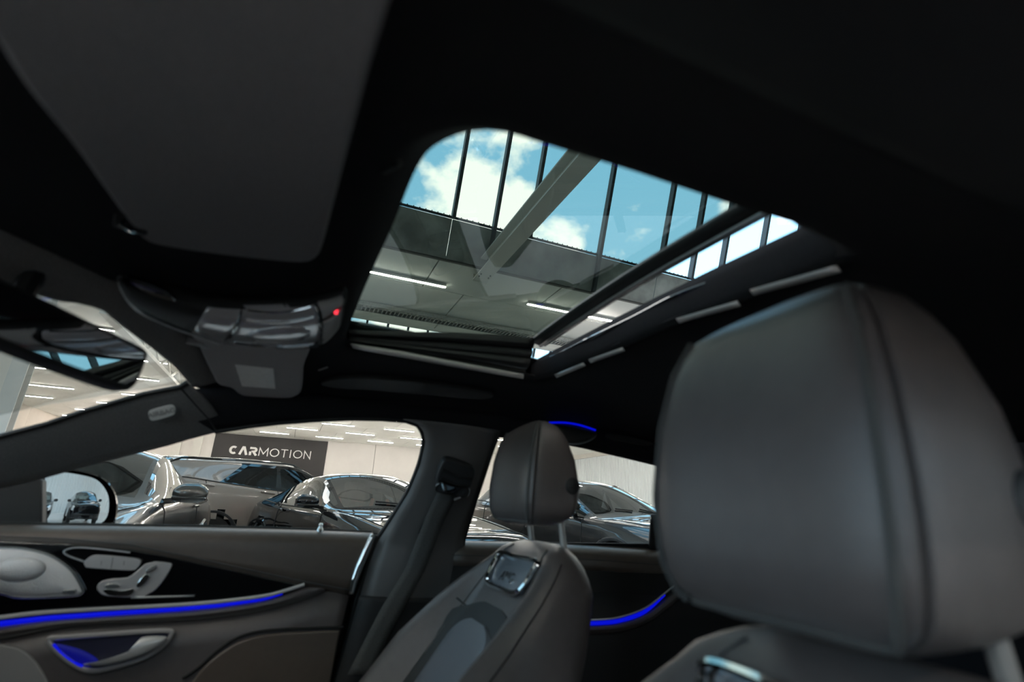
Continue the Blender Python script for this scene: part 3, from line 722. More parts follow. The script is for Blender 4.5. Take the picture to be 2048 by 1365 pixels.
# ---- far windscreen pillar
ap = thing('windscreen_pillar', 'dark fabric trimmed windscreen pillar with small oval airbag tag', 'pillar')
topA = [onS(x, y, .055) for x, y in ((374, 765), (358, 775), (286, 789), (171, 822), (95, 848), (0, 873), (-100, 902), (-220, 935))]
lowA = [onS(x, y, .0) for x, y in ((452, 859), (380, 878), (340, 890), (290, 903), (230, 918), (167, 934), (60, 964), (-150, 1010))]
ribbon('pillar_trim', topA, lowA, 'lining2', ap, 40, 7, .018, (-.6, -.5, .2))
tube('seal', [p+np.array((-.002, -.002, 0)) for p in topA], .006, 'rubber', ap)
tube('trim_joint', [onS(x, y, .056) for x, y in ((362, 778), (392, 812), (420, 842), (432, 862))], .0018, 'rubber', ap, 6)
tg = smooth([onS(x, y, .068) for x, y in ((297, 826), (304, 820), (338, 811), (349, 814), (350, 826), (342, 833), (308, 842), (299, 838))], 32, True)
slab('airbag_tag', tg, .003, 'tagmat', ap, .001)
tcn = sum(tg)/len(tg); text('tag_lettering', 'AIRBAG', tcn-SN*.0006, onS(345, 822, .068)-onS(300, 832, .068), onS(322, 815, .068)-onS(325, 840, .068), .016, 'labeltxt', ap, .0006)
# ---- windscreen
ws = thing('windscreen', 'clear windscreen glass seen behind the interior mirror', 'glass')
A = [p+np.array((0, .012, .008)) for p in head]; B = [np.array((p[0]*1.02+.02, 1.05+.0*p[0], .86)) for p in head]
ribbon('pane', A, B, 'wsglass', ws, 24, 8, .05, (0, .5, .8), solid=0)
# ---- sun visors
vis = thing('sun_visor', 'large dark grey sun visor folded up at the top left', 'sun visor')
vp = [(-60, -10), (0, 100), (60, 190), (150, 300), (222, 400), (262, 452), (285, 478), (320, 492), (420, 508), (560, 524), (612, 526), (634, 516), (646, 490), (680, 360), (730, 170), (775, 20), (800, -80), (400, -200), (-60, -200)]
vpt = smooth(onRp(vp, .036, ((262, 452), (634, 516), (775, 20))), 90, True)
slab('visor_panel', vpt, .020, 'visor', vis, .007, bseg=3)
tube('hinge_pin', [onR(244, 444, .03), onR(262, 456, .036), onR(290, 462, .034)], .006, 'gloss', vis)
tube('clip', [onR(228, 440, .022), onR(300, 455, .022)], .009, 'plastic', vis)
vis2 = thing('sun_visor', 'far sun visor with a white warning label on it', 'sun visor')
vp = [(385, 640), (400, 700), (425, 752), (436, 770), (462, 778), (478, 790), (500, 795), (570, 798), (592, 794), (603, 782), (606, 740), (610, 660)]
PV = ((390, 690), (606, 690), (530, 798))
vpt = smooth(onRp(vp, .034, PV), 70, True)
slab('visor_panel', vpt, .018, 'visor_lit', vis2, .006, bseg=3)
lb = [p+np.array((0, 0, -.0015)) for p in onRp(((470, 729), (547, 737), (551, 777), (484, 772)), .034, PV)]
slab('warning_label', lb, .0012, 'label', vis2, .0002)
tube('pivot', [onR(375, 680, .03), onR(392, 684, .032), onR(420, 692, .03)], .008, 'alu', vis2)
# ---- overhead console
oc = thing('overhead_console', 'overhead console with ribbed reading lamp, silver edge and red light', 'console')
def oR(l, off): return [onR(x, y, off) for x, y in l]
top_ = oR([(238, 552), (262, 556), (320, 566), (390, 584), (450, 594), (520, 597), (600, 594), (650, 586), (690, 574)], .012)
mid_ = oR([(238, 562), (268, 590), (330, 615), (390, 632), (450, 640), (520, 645), (600, 640), (650, 630), (691, 600)], .05)
bot_ = oR([(244, 575), (270, 612), (330, 642), (395, 668), (455, 686), (520, 693), (590, 695), (645, 687), (680, 650)], .030)
def skin3(name, A, B, C_, m, a=0, b=1, par=None, lift=0.0):
    n = 44; A = resample(smooth(A, 60), n); B = resample(smooth(B, 60), n); C_ = resample(smooth(C_, 60), n)
    i0, i1 = int(a*(n-1)), int(b*(n-1)); V = []; F = []; m_ = 9
    for i in range(i0, i1+1):
        for j in range(m_):
            t = j/(m_-1); p = A[i]*(1-t)*(1-t)+2*t*(1-t)*(2*B[i]-.5*(A[i]+C_[i]))+C_[i]*t*t
            V.append(p+np.array((0, 0, -lift)))
    for i in range(i1-i0):
        for j in range(m_-1): F.append([i*m_+j, i*m_+j+1, (i+1)*m_+j+1, (i+1)*m_+j])
    return obj(name, V, F, m, par or oc, solid=.004, soff=0)
skin3('console_body', top_, mid_, bot_, 'plastic')
skin3('map_lamp', top_, mid_, bot_, 'lens', .36, .47, lift=.003)
ln = skin3('reading_lamp', top_, mid_, bot_, 'lens', .485, .80, lift=.004)
# flutes of the lamp lens
nA = 44; tA, mA, bA = [resample(smooth(q, 60), nA) for q in (top_, mid_, bot_)]
def cpt(i, t, lift): i0 = min(int(i*(nA-1)), nA-1); return tA[i0]*(1-t)**2+2*t*(1-t)*(2*mA[i0]-.5*(tA[i0]+bA[i0]))+bA[i0]*t*t+np.array((0, 0, -lift))
for t in (.2, .4, .9): tube('flute', [cpt(u, t+.06*math.sin((u-.5)/.29*math.pi), .0065) for u in np.linspace(.495, .785, 14)], .0022, 'bchrome', ln, 6)
pillow('lamp_bowl', [cpt(.64+.115*math.cos(a), .70+.16*math.sin(a), .006) for a in np.linspace(0, 2*math.pi, 28, endpoint=False)], .008, .002, 'lens', ln)
for u in (.475, .80, ): tube('divider', [cpt(u, t, .006) for t in np.linspace(.02, .98, 10)], .0022, 'gloss', oc, 6)
for k, (u0, u1) in enumerate(((.815, .89), (.905, .985))):
    for t0, t1 in ((.08, .5), (.56, .95)):
        b = skin3('switch', [cpt(u, t0, .0) for u in np.linspace(u0, u1, 6)], [cpt(u, (t0+t1)/2, .0) for u in np.linspace(u0, u1, 6)], [cpt(u, t1, 0) for u in np.linspace(u0, u1, 6)], 'softgrey', lift=.006)
pillow('indicator_light', [onR(673, 624, .056)+.0042*np.array((0, math.cos(a), math.sin(a))) for a in np.linspace(0, 2*math.pi, 16, endpoint=False)], .003, .012, 'red', oc, n=(-.9, 0, -.4))
tube('silver_edge', smooth(oR([(240, 555), (248, 585), (275, 620), (330, 648), (395, 672), (440, 688)], .034), 30), .0035, 'alu', oc)
pillow('microphone_grille', smooth(oR([(250, 560), (300, 570), (340, 590), (360, 615), (330, 622), (290, 605)], .040), 30, True), .004, .006, 'gloss', oc)
# ---- interior mirror
rm = thing('rear_view_mirror', 'black interior mirror reflecting blue sky in front of the windscreen', 'mirror')
pm = np.array((-.02, .235, 1.185)); iv = nrm(onX(205, 735, -.03)-EYE); rv = nrm((.45, -.75, .335)); nm_ = nrm(rv-iv)
def onM(x, y, off=0): return onPl(x, y, pm-nm_*off, nm_)
frame = smooth([onM(x, y) for x, y in ((-150, 470), (-60, 520), (0, 552), (120, 610), (220, 660), (285, 692), (298, 706), (296, 722), (280, 762), (268, 777), (250, 778), (165, 748), (80, 715), (0, 682), (-100, 640), (-160, 600))], 70, True)
slab('housing', frame, .030, 'plastic', rm, .008, n=-nm_, bseg=3)
gl = smooth([onM(x, y, -.0015) for x, y in ((-140, 490), (-60, 535), (0, 565), (120, 622), (220, 671), (278, 702), (288, 716), (268, 762), (250, 768), (165, 739), (80, 706), (0, 673), (-100, 631), (-150, 600))], 60, True)
slab('mirror_glass', gl, .002, 'mirror', rm, 0, n=-nm_)
tube('stem', [sum(frame)/len(frame)-nm_*.03, sum(frame)/len(frame)-nm_*.06+np.array((0, .02, .03)), onR(120, 560, .03)+np.array((0, .03, 0))], .014, 'plastic', rm)
# ---- sunroof
sr = thing('sunroof', 'tilted green tinted glass sunroof with bellows and silver edges', 'sunroof')
XF = .235
gF = [onX(x, y, XF) for x, y in ((698, 659), (800, 663), (900, 664), (1000, 669), (1066, 675))]
q0, q1 = gF[0], gF[-1]
w1 = onY(1457, 424, q1[1]); w0 = np.array((w1[0], q0[1]+.01, q0[2]))
V = []; F = []
for i in range(9):
    t = i/8; a = q0*(1-t)+q1*t; b = w0*(1-t)+w1*t; b = b+(b-a)*.12
    for j in range(9):
        s = j/8; V.append(a*(1-s)+b*s+np.array((0, 0, .012*math.sin(math.pi*s))))
for i in range(8):
    for j in range(8): F.append([i*9+j, i*9+j+1, (i+1)*9+j+1, (i+1)*9+j])
obj('glass_panel', V, F, 'sglass', sr)
r0, r1 = q1+np.array((.01, 0, 0)), w1+(w1-q1)*.14
dn = np.array((0, 0, -1.)); bk = np.array((0, -1., 0))
def lerp(a, b, t): return a*(1-t)+b*t
curve = lambda off: [lerp(r0, r1, t)+np.array((0, 0, .012*math.sin(math.pi*t)))+off for t in np.linspace(0, 1, 16)]
ribbon('rear_glass_frame', curve(np.array((0, .0, -.003))), curve(np.array((0, -.042, -.010))), 'plastic', sr, 16, 4, .004, dn, solid=.012)
ribbon('silver_lip', curve(np.array((0, -.022, -.017))), curve(np.array((0, -.031, -.019))), 'alu', sr, 16, 3, .002, dn, solid=.003)
# bellows along the far edge
def pxX(l, x): return [onX(a, b, x) for a, b in l]
lines = [([(698, 661), (800, 665), (900, 666), (1000, 671), (1066, 677)], XF), ([(700, 673), (800, 680), (900, 686), (1000, 694), (1064, 699)], XF+.012), ([(698, 679), (800, 690), (900, 700), (1000, 710), (1060, 717)], XF+.004), ([(696, 683), (800, 697), (900, 713), (1000, 730), (1052, 739)], XF+.012)]
for k in range(3): ribbon('bellows_fold', pxX(*lines[k]), pxX(*lines[k+1]), 'plastic', sr, 20, 5, .010, (-1, 0, -.3))
ribbon('bellows_seal', pxX([(694, 684), (800, 700), (900, 718), (1050, 741)], XF+.01), pxX([(693, 691), (800, 708), (900, 727), (1049, 750)], XF+.005), 'rubber', sr, 20, 3, .004, (-1, 0, 0))
ribbon('silver_trim_strip', pxX([(701, 688), (720, 691), (800, 703), (900, 722), (1046, 749)], XF-.006), pxX([(706, 695), (722, 699), (800, 713), (900, 732), (1046, 757)], XF-.002), 'switch', sr, 20, 4, .003, (-1, 0, -.5))
# rear wall of the opening and its trim
hz = [onR(x, y, -.002) for x, y in ((1063, 763), (1098, 757), (1243, 697), (1350, 650), (1477, 607), (1671, 533), (1760, 500))]
tp_ = []
for (x, y), b in zip(((1066, 724), (1100, 706), (1200, 654), (1297, 604), (1430, 538), (1576, 469), (1680, 420)), hz): tp_.append(onY(x, y, b[1]-.004))
ribbon('rear_opening_wall', tp_, hz, 'lining', sr, 30, 5, .004, (0, 1, 0))
for (a, b, w) in (((1504, 584), (1678, 536), 1), ((1356, 641), (1478, 606), .9), ((1180, 722), (1248, 698), .7), ((1112, 752), (1170, 728), .6)):
    A = [onR(*a, .001), onR(*b, .001)]; 
    ribbon('painted_trim_glint', [p+np.array((0, .004, .003)) for p in A], [p+np.array((0, -.004*w, -.005)) for p in A], 'switch', sr, 8, 3, .001, (0, .3, -1), solid=.002)  # bright pieces stand for reflections along the dark trim edge
pl_ = pxX([(1046, 745), (1064, 760), (1072, 700)], XF-.01)
# front wall of the opening
fw = [p for p in hp if p[1] > -.12 and p[0] < .25]
# ---- the far front door
dr = thing('front_door', 'far front door with silver speaker, seat switches and blue light line', 'car door')
belt = [(-200, 1048), (0, 1051), (200, 1053), (400, 1056), (600, 1061), (744, 1067)]
sti = [(-200, 1078), (0, 1084), (132, 1089), (264, 1101), (373, 1123), (527, 1156), (610, 1174), (698, 1190)]
XD = .655
bA = [onX(x, y, .70) for x, y in belt]; bB = [onX(x, y, XD) for x, y in sti]
A = resample(bA, 40); B = resample(bB, 40); V = []; F = []
for a, b in zip(A, B):
    row_ = [a+np.array((-.046*math.sin(t), 0, -.034*(1-math.cos(t)))) for t in np.linspace(0, math.pi/2, 7)]
    row_ += [row_[-1]*(1-t)+b*t for t in (.33, .66, 1.0)]; V += row_
for i in range(39):
    for j in range(9): F.append([i*10+j, i*10+j+1, (i+1)*10+j+1, (i+1)*10+j])
obj('upper_pad', V, F, 'leather2', dr, solid=.004, soff=0)
tube('window_slot', [p+np.array((.004, 0, .002)) for p in bA], .005, 'rubber', dr)
tube('stitching', [p+np.array((-.0075, 0, .012)) for p in bB], .0016, 'stitch', dr, 5)
sil = [(-200, 1262), (0, 1236), (88, 1226), (220, 1218), (352, 1211), (439, 1204), (527, 1193), (571, 1182), (609, 1170)]
gpoly = [onX(x, y, XD-.004) for x, y in [(-200, 1076), (0, 1083), (132, 1088), (264, 1100), (373, 1122), (527, 1155), (600, 1170)]+sil[::-1][1:]]
slab('piano_black_trim', gpoly, .012, 'gloss', dr, .003, n=(1, 0, 0))
tube('chrome_line', smooth([onX(x, y, XD-.010) for x, y in sil], 60), .0046, 'satin', dr)
blu = [(-200, 1272), (0, 1243), (88, 1233), (220, 1224), (352, 1216), (439, 1209), (527, 1198), (565, 1188)]
blu2 = [(-200, 1284), (0, 1254), (88, 1243), (220, 1232), (352, 1223), (439, 1215), (527, 1202), (565, 1189)]
ribbon('light_strip', [onX(x, y, XD-.004) for x, y in blu], [onX(x, y, XD-.003) for x, y in blu2], 'blue', dr, 40, 3)
arm_t = [(-200, 1282), (0, 1254), (88, 1243), (220, 1233), (352, 1224), (439, 1216), (527, 1203), (571, 1190), (612, 1174), (640, 1178)]
arm_b = [(-200, 1310), (0, 1279), (132, 1254), (264, 1246), (396, 1239), (500, 1226), (571, 1210), (620, 1195), (650, 1182)]
ribbon('armrest', [onX(x, y, XD) for x, y in arm_t], [onX(x, y, XD-.004) for x, y in arm_b], 'leather', dr, 50, 6, .014, (-1, 0, .3))
for k in (0, 1): tube('stitching', smooth([onX(x, y+3*k-4, XD-.012) for x, y in arm_b], 60), .0011, 'stitch', dr, 5)
pb = [(-200, 1420), (0, 1420), (132, 1420), (264, 1420), (400, 1420), (500, 1420), (580, 1420), (640, 1420), (650, 1420), (660, 1420)]
at_ = [onX(x, y, XD-.002) for x, y in arm_b]+[onX(698, 1192, XD-.002)]
ribbon('lower_panel', at_, [np.array((XD+.012, y, .31)) for y in np.linspace(.80, -.14, 10)], 'leather', dr, 40, 8, .010, (-1, 0, 0))
seam = smooth([onX(x, y, XD-.012) for x, y in ((365, 1358), (395, 1338), (438, 1300), (483, 1273), (549, 1261), (686, 1255))], 40)
tube('panel_seam', seam, .0035, 'rubber', dr)
pock = smooth([onX(x, y, XD-.016) for x, y in ((375, 1380), (405, 1338), (443, 1306), (486, 1282), (550, 1268), (680, 1262))], 30)+[onX(655, 1400, XD-.016), onX(375, 1400, XD-.016)]
slab('lower_inlay', pock, .012, 'leather2', dr, .004, n=(1, 0, 0))
slab('door_pocket', smooth([onX(x, y, XD-.012) for x, y in ((-100, 1262), (0, 1290), (40, 1300), (75, 1330), (100, 1380), (100, 1420), (-100, 1420))], 40, True), .015, 'softgrey', dr, .006, n=(1, 0, 0))
MT_ = 'leather'
# speaker
spk = [(-150, 1092), (-60, 1095), (0, 1097), (44, 1099), (88, 1108), (119, 1123), (145, 1145), (164, 1178), (163, 1187), (145, 1192), (44, 1196), (0, 1187), (-80, 1180), (-150, 1170)]
sp = smooth([onX(x, y, XD-.010) for x, y in spk], 60, True)
spo = pillow('speaker_grille', sp, .010, .006, 'speaker', dr, n=(-1, 0, 0))
tube('speaker_rim', sp, .003, 'chrome', dr, closed=True)
cs = onX(40, 1140, XD-.019)
pillow('tweeter_dome', [cs+np.array((0, .045*math.cos(a), .025*math.sin(a))) for a in np.linspace(0, 2*math.pi, 24, endpoint=False)], .010, .004, 'speaker', dr, n=(-1, 0, 0))
box('speaker_badge', tuple(np.array([(XD-.022, XD-.016)]).ravel())+(onX(152, 1184, XD-.02)[1], onX(126, 1184, XD-.02)[1], onX(140, 1186, XD-.02)[2]-.002, onX(140, 1181, XD-.02)[2]+.001), 'chrome', dr, .001)
def plate(name, l, d, m, parent=dr, th=.006, bev=.002, n_=40): return slab(name, smooth([onX(x, y, XD-d) for x, y in l], n_, True), th, m, parent, bev, n=(1, 0, 0))
ms = plate('memory_switch', [(168, 1125), (182, 1113), (200, 1111), (262, 1116), (280, 1120), (281, 1127), (274, 1137), (259, 1142), (180, 1137), (170, 1133)], .013, 'switch')
tube('switch_split', [onX(226, 1114, XD-.0137), onX(221, 1140, XD-.0137)], .001, 'softgrey', ms, 5)
for x in (203, 248): tube('switch_mark', [onX(x, 1123, XD-.0137), onX(x-1, 1131, XD-.0137)], .0012, 'softgrey', ms, 5)
sc_ = plate('seat_switch_plate', [(303, 1126), (310, 1124), (341, 1127), (343, 1135), (330, 1158), (312, 1180), (297, 1189), (277, 1196), (215, 1194), (198, 1186), (193, 1175), (203, 1163), (226, 1158), (254, 1156), (272, 1144), (289, 1129)], .012, 'switch')
plate('backrest_switch', [(293, 1140), (304, 1133), (312, 1131), (313, 1137), (301, 1145), (292, 1148)], .018, 'chrome', sc_, n_=24)
plate('backrest_switch', [(273, 1169), (288, 1150), (298, 1150), (300, 1156), (286, 1172), (274, 1177)], .018, 'bchrome', sc_, n_=24)
plate('cushion_switch', [(206, 1182), (216, 1179), (240, 1182), (258, 1180), (266, 1178), (267, 1186), (255, 1193), (220, 1192)], .019, 'bchrome', sc_, n_=30)
plate('cushion_switch', [(208, 1172), (220, 1168), (236, 1169), (240, 1175), (230, 1178), (212, 1178)], .018, 'chrome', sc_, n_=24)
tube('upper_chrome_curve', smooth([onX(x, y, XD-.008) for x, y in ((168, 1124), (140, 1114), (128, 1105), (140, 1098), (160, 1096), (200, 1099), (260, 1106))], 30), .0022, 'alu', dr)
ribbon('satin_sliver', [onX(262, 1194, XD-.012), onX(390, 1191, XD-.012)], [onX(262, 1198, XD-.012), onX(388, 1194, XD-.012)], 'satin', dr, 6, 3, solid=.002)  # short bright satin strip on the gloss trim
# handle bowl
rec = [(99, 1279), (130, 1275), (280, 1264), (338, 1262), (343, 1270), (325, 1293), (286, 1317), (220, 1337), (178, 1341), (145, 1326), (114, 1301)]
rp = smooth([onX(x, y, XD-.012) for x, y in rec], 60, True)
slab('handle_bowl', rp, .006, 'bluebowl', dr, .002, n=(1, 0, 0))
tube('handle_frame', [p+np.array((-.003, 0, 0)) for p in rp], .0055, 'switch', dr, closed=True)
tube('bowl_light', smooth([onX(x, y, XD-.017) for x, y in ((106, 1290), (122, 1308), (146, 1326), (165, 1334))], 20), .0032, 'blue', dr)
pillow('painted_bowl_glow', smooth([onX(x, y, XD-.0135) for x, y in ((108, 1289), (160, 1300), (195, 1320), (186, 1332), (165, 1333), (130, 1312))], 30, True), .003, .002, 'blueglow', dr, n=(-1, 0, 0))  # glowing patch put in for the pool of blue light in the bowl
pillow('door_handle', smooth([onX(x, y, XD-.030) for x, y in ((166, 1330), (200, 1324), (255, 1305), (275, 1290), (284, 1276), (330, 1275), (322, 1290), (285, 1311), (230, 1328), (190, 1333))], 50, True), .010, .008, 'satin', dr)
# chrome edge, pin and glass
ribbon('chrome_door_end', [onX(x, y, XD-.006) for x, y in ((742, 1069), (730, 1090), (712, 1130), (702, 1160), (697, 1189))], [onX(x, y, XD-.008) for x, y in ((749, 1070), (741, 1095), (725, 1135), (713, 1165), (706, 1191))], 'bchrome', dr, 20, 4, .004, (-1, 0, 0))
ribbon('door_end_seal', [onX(x, y, XD+.02) for x, y in ((750, 1070), (728, 1135), (706, 1200), (690, 1270), (668, 1345), (650, 1400))], [onX(x, y, XD+.02) for x, y in ((758, 1074), (740, 1135), (718, 1205), (702, 1275), (684, 1350), (668, 1400))], 'rubber', dr, 20, 4, .006, (-1, 0, 0))
lpn = onX(640, 1062, .69); tube('lock_pin', [lpn+np.array((0, 0, z)) for z in (-.004, .004, .010, .016, .020)], [.009, .008, .005, .0065, .003], 'bchrome', dr)
gl_ = [onS(x, y, -.006) for x, y in ((167, 936), (290, 905), (426, 869), (560, 848), (700, 840), (805, 844), (838, 858), (848, 875), (842, 915), (818, 980), (780, 1040), (746, 1072), (400, 1065), (0, 1060), (-200, 1056), (-200, 1015), (0, 975))]
V = gl_; obj('window_glass', V, [list(range(len(V)))], 'wglass', dr, False)
# ---- door mirror outside
dm = thing('door_mirror', 'dark door mirror outside reflecting white ribbed wall and black cars', 'mirror')
XM = .93
c0 = onX(150, 1000, XM); ivm = nrm(c0-EYE); rvm = nrm((.26, -1, .015)); nmm = nrm(rvm-ivm)
def onDM(x, y, off=0): return onPl(x, y, c0+nmm*off, nmm)
g = smooth([onDM(x, y) for x, y in ((89, 960), (92, 950), (110, 945), (150, 949), (190, 960), (212, 985), (217, 1010), (213, 1035), (196, 1050), (160, 1060), (105, 1062), (93, 1045), (88, 1000))], 60, True)
cg = sum(g)/len(g); V = []; F = []; ng = len(g); RM = 1.5
for k in range(9):
    for p in g:
        q = cg+(p-cg)*(1-k/8*.999); V.append(q+nmm*(.006-float((q-cg)@(q-cg))/(2*RM)))
for k in range(8):
    for i in range(ng): F.append([k*ng+i, k*ng+(i+1) % ng, (k+1)*ng+(i+1) % ng, (k+1)*ng+i])
obj('mirror_glass', V, F, 'mirror', dm)
h = smooth([onDM(x, y, -.003) for x, y in ((84, 965), (86, 945), (110, 935), (160, 940), (205, 955), (228, 980), (236, 1010), (232, 1040), (215, 1062), (160, 1075), (100, 1078), (86, 1050), (83, 1000))], 60, True)
V = []; F = []; nh = len(h); ch = sum(h)/nh
for k, (s, d) in enumerate(((.93, -.004), (1.0, .0), (1.03, .02), (.98, .06), (.8, .10), (.45, .12), (.02, .125))):
    V += [ch+(p-ch)*s-nmm*d for p in h]
for k in range(6):
    for i in range(nh): F.append([k*nh+i, k*nh+(i+1) % nh, (k+1)*nh+(i+1) % nh, (k+1)*nh+i])
obj('housing', V, F, 'paint_black', dm)
slab('mirror_base', [onX(x, y, .74) for x, y in ((-200, 985), (0, 965), (60, 955), (84, 960), (84, 1062), (-200, 1062))], .03, 'plastic', dm, .004, n=(1, 0, 0))
beam('mirror_arm', onX(70, 1058, .76), onDM(110, 1068, -.05), .05, .02, 'plastic', dm, bevel=.004)
# ---- centre pillar and seat belt
cp = thing('door_pillar', 'dark pillar trim between the far front and rear windows', 'pillar')
fe = [(806, 839), (834, 847), (847, 862), (851, 885), (841, 930), (818, 985), (781, 1045), (755, 1085), (738, 1130), (722, 1185)]
re = [(1000, 862), (985, 900), (975, 930), (963, 967), (951, 1003), (937, 1050), (927, 1085), (924, 1130), (921, 1190)]
def onP(x, y, off):
    p = onS(x, y, off)
    return p if p[0] < .665 else onX(x, y, .665)
ribbon('upper_cover', [onP(x, y, .02) for x, y in fe+[(719, 1205)]], [onP(x, y, .02) for x, y in re+[(920, 1212)]], 'pillarplastic', cp, 40, 8, .028, (-1, 0, 0))
ribbon('lower_cover', [onX(x, y, .64) for x, y in ((719, 1192), (703, 1250), (684, 1320), (660, 1400))], [onX(x, y, .64) for x, y in ((921, 1196), (918, 1250), (912, 1320), (905, 1400))], 'plastic', cp, 20, 8, .02, (-1, 0, 0))
tube('door_seal', smooth([onS(x-3, y, .012) for x, y in fe], 40), .008, 'rubber', cp)
tube('cover_edge', smooth([onS(x, y, .05) for x, y in ((880, 990), (862, 1020), (845, 1050), (838, 1068))], 20), .003, 'rubber', cp)
tube('rear_seal', smooth([onS(x, y, .02) for x, y in re], 40), .006, 'rubber', cp)
sbt = thing('seat_belt', 'black seat belt running down from its pillar height adjuster', 'seat belt')
def onB(x, y): p = onS(x, y, .06); return p if p[0] < .60 else onX(x, y, .60)
ribbon('webbing', [onB(x, y) for x, y in ((875, 985), (856, 1025), (810, 1140), (763, 1216), (735, 1270), (695, 1350))], [onB(x, y) for x, y in ((912, 996), (889, 1040), (850, 1140), (808, 1216), (778, 1272), (745, 1350))], 'belt', sbt, 30, 4, .002, (-1, 0, 0), solid=.0016)
slab('height_adjuster', smooth([onS(x, y, .075) for x, y in ((886, 925), (902, 920), (942, 934), (951, 946), (946, 965), (934, 994), (905, 990), (876, 980), (874, 958))], 36, True), .03, 'plastic', sbt, .006)
slab('belt_guide', smooth([onS(x, y, .085) for x, y in ((880, 965), (905, 972), (938, 978), (934, 996), (905, 993), (872, 984))], 30, True), .012, 'gloss', sbt, .004)
for k in range(2): tube('adjuster_groove', [onS(886-4*k, 940+17*k, .076), onS(915-3*k, 955+16*k, .077), onS(945-4*k, 958+15*k, .076)], .0035, 'rubber', sbt)
tube('guide_pin', [onS(908, 1000, .07), onS(922, 995, .07)], .004, 'alu', sbt)
# ---- far rear door
rd = thing('rear_door', 'dark rear door beyond the passenger seat with a blue light line', 'car door')
tB = [onX(x, y, .70) for x, y in ((900, 1083), (1000, 1085), (1100, 1088), (1200, 1093), (1320, 1100), (1450, 1108), (1600, 1120))]
lB = [onX(x, y, .655) for x, y in ((900, 1132), (1000, 1135), (1100, 1138), (1200, 1142), (1320, 1152), (1450, 1160), (1600, 1170))]
ribbon('upper_pad', tB, lB, 'leather2', rd, 30, 7, .022, (-.75, 0, .65))
tube('stitching', [lerp(a, b, .72)+np.array((-.018, 0, .012)) for a, b in zip(tB, lB)], .0012, 'stitch', rd, 5)
ribbon('lower_panel', lB, [np.array((.66, q[1]+.03, .31)) for q in lB], 'plastic', rd, 20, 5, .01, (-1, 0, 0))
rl = [(1100, 1246), (1195, 1243), (1240, 1238), (1290, 1220), (1330, 1190), (1372, 1155)]
slab('piano_black_trim', [onX(x, y, .65) for x, y in ((1100, 1140), (1200, 1144), (1372, 1150))]+[onX(x, y, .65) for x, y in rl[::-1][1:]], .01, 'rubber', rd, .002, n=(1, 0, 0))
tube('chrome_line', smooth([onX(x, y-3, .644) for x, y in rl], 40), .0028, 'satin', rd)
ribbon('light_strip', smooth([onX(x, y, .646) for x, y in rl[:5]], 30), smooth([onX(x, y+(8 if i < 4 else 2), .646) for i, (x, y) in enumerate(rl[:5])], 30), 'blue', rd, 30, 3)
ribbon('armrest', smooth([onX(x, y+8, .65) for x, y in rl], 40), smooth([onX(x+8, y+26, .648) for x, y in rl], 40), 'leather', rd, 40, 5, .012, (-1, 0, .2))
tube('stitching', smooth([onX(x+7, y+22, .640) for x, y in rl], 40), .001, 'stitch', rd, 5)
gq = [onS(x, y, -.006) for x, y in ((963, 965), (985, 880), (1150, 893), (1305, 930), (1500, 985), (1650, 1030), (1650, 1125), (1320, 1102), (926, 1088))]
obj('window_glass', gq, [list(range(len(gq)))], 'wglass', rd, False)
ribbon('window_divider', [onS(1302, 1030, .0), onS(1297, 1104, .0)], [onS(1318, 1030, .0), onS(1316, 1104, .0)], 'rubber', rd, 6, 3, .004, (-1, 0, 0), solid=.01)
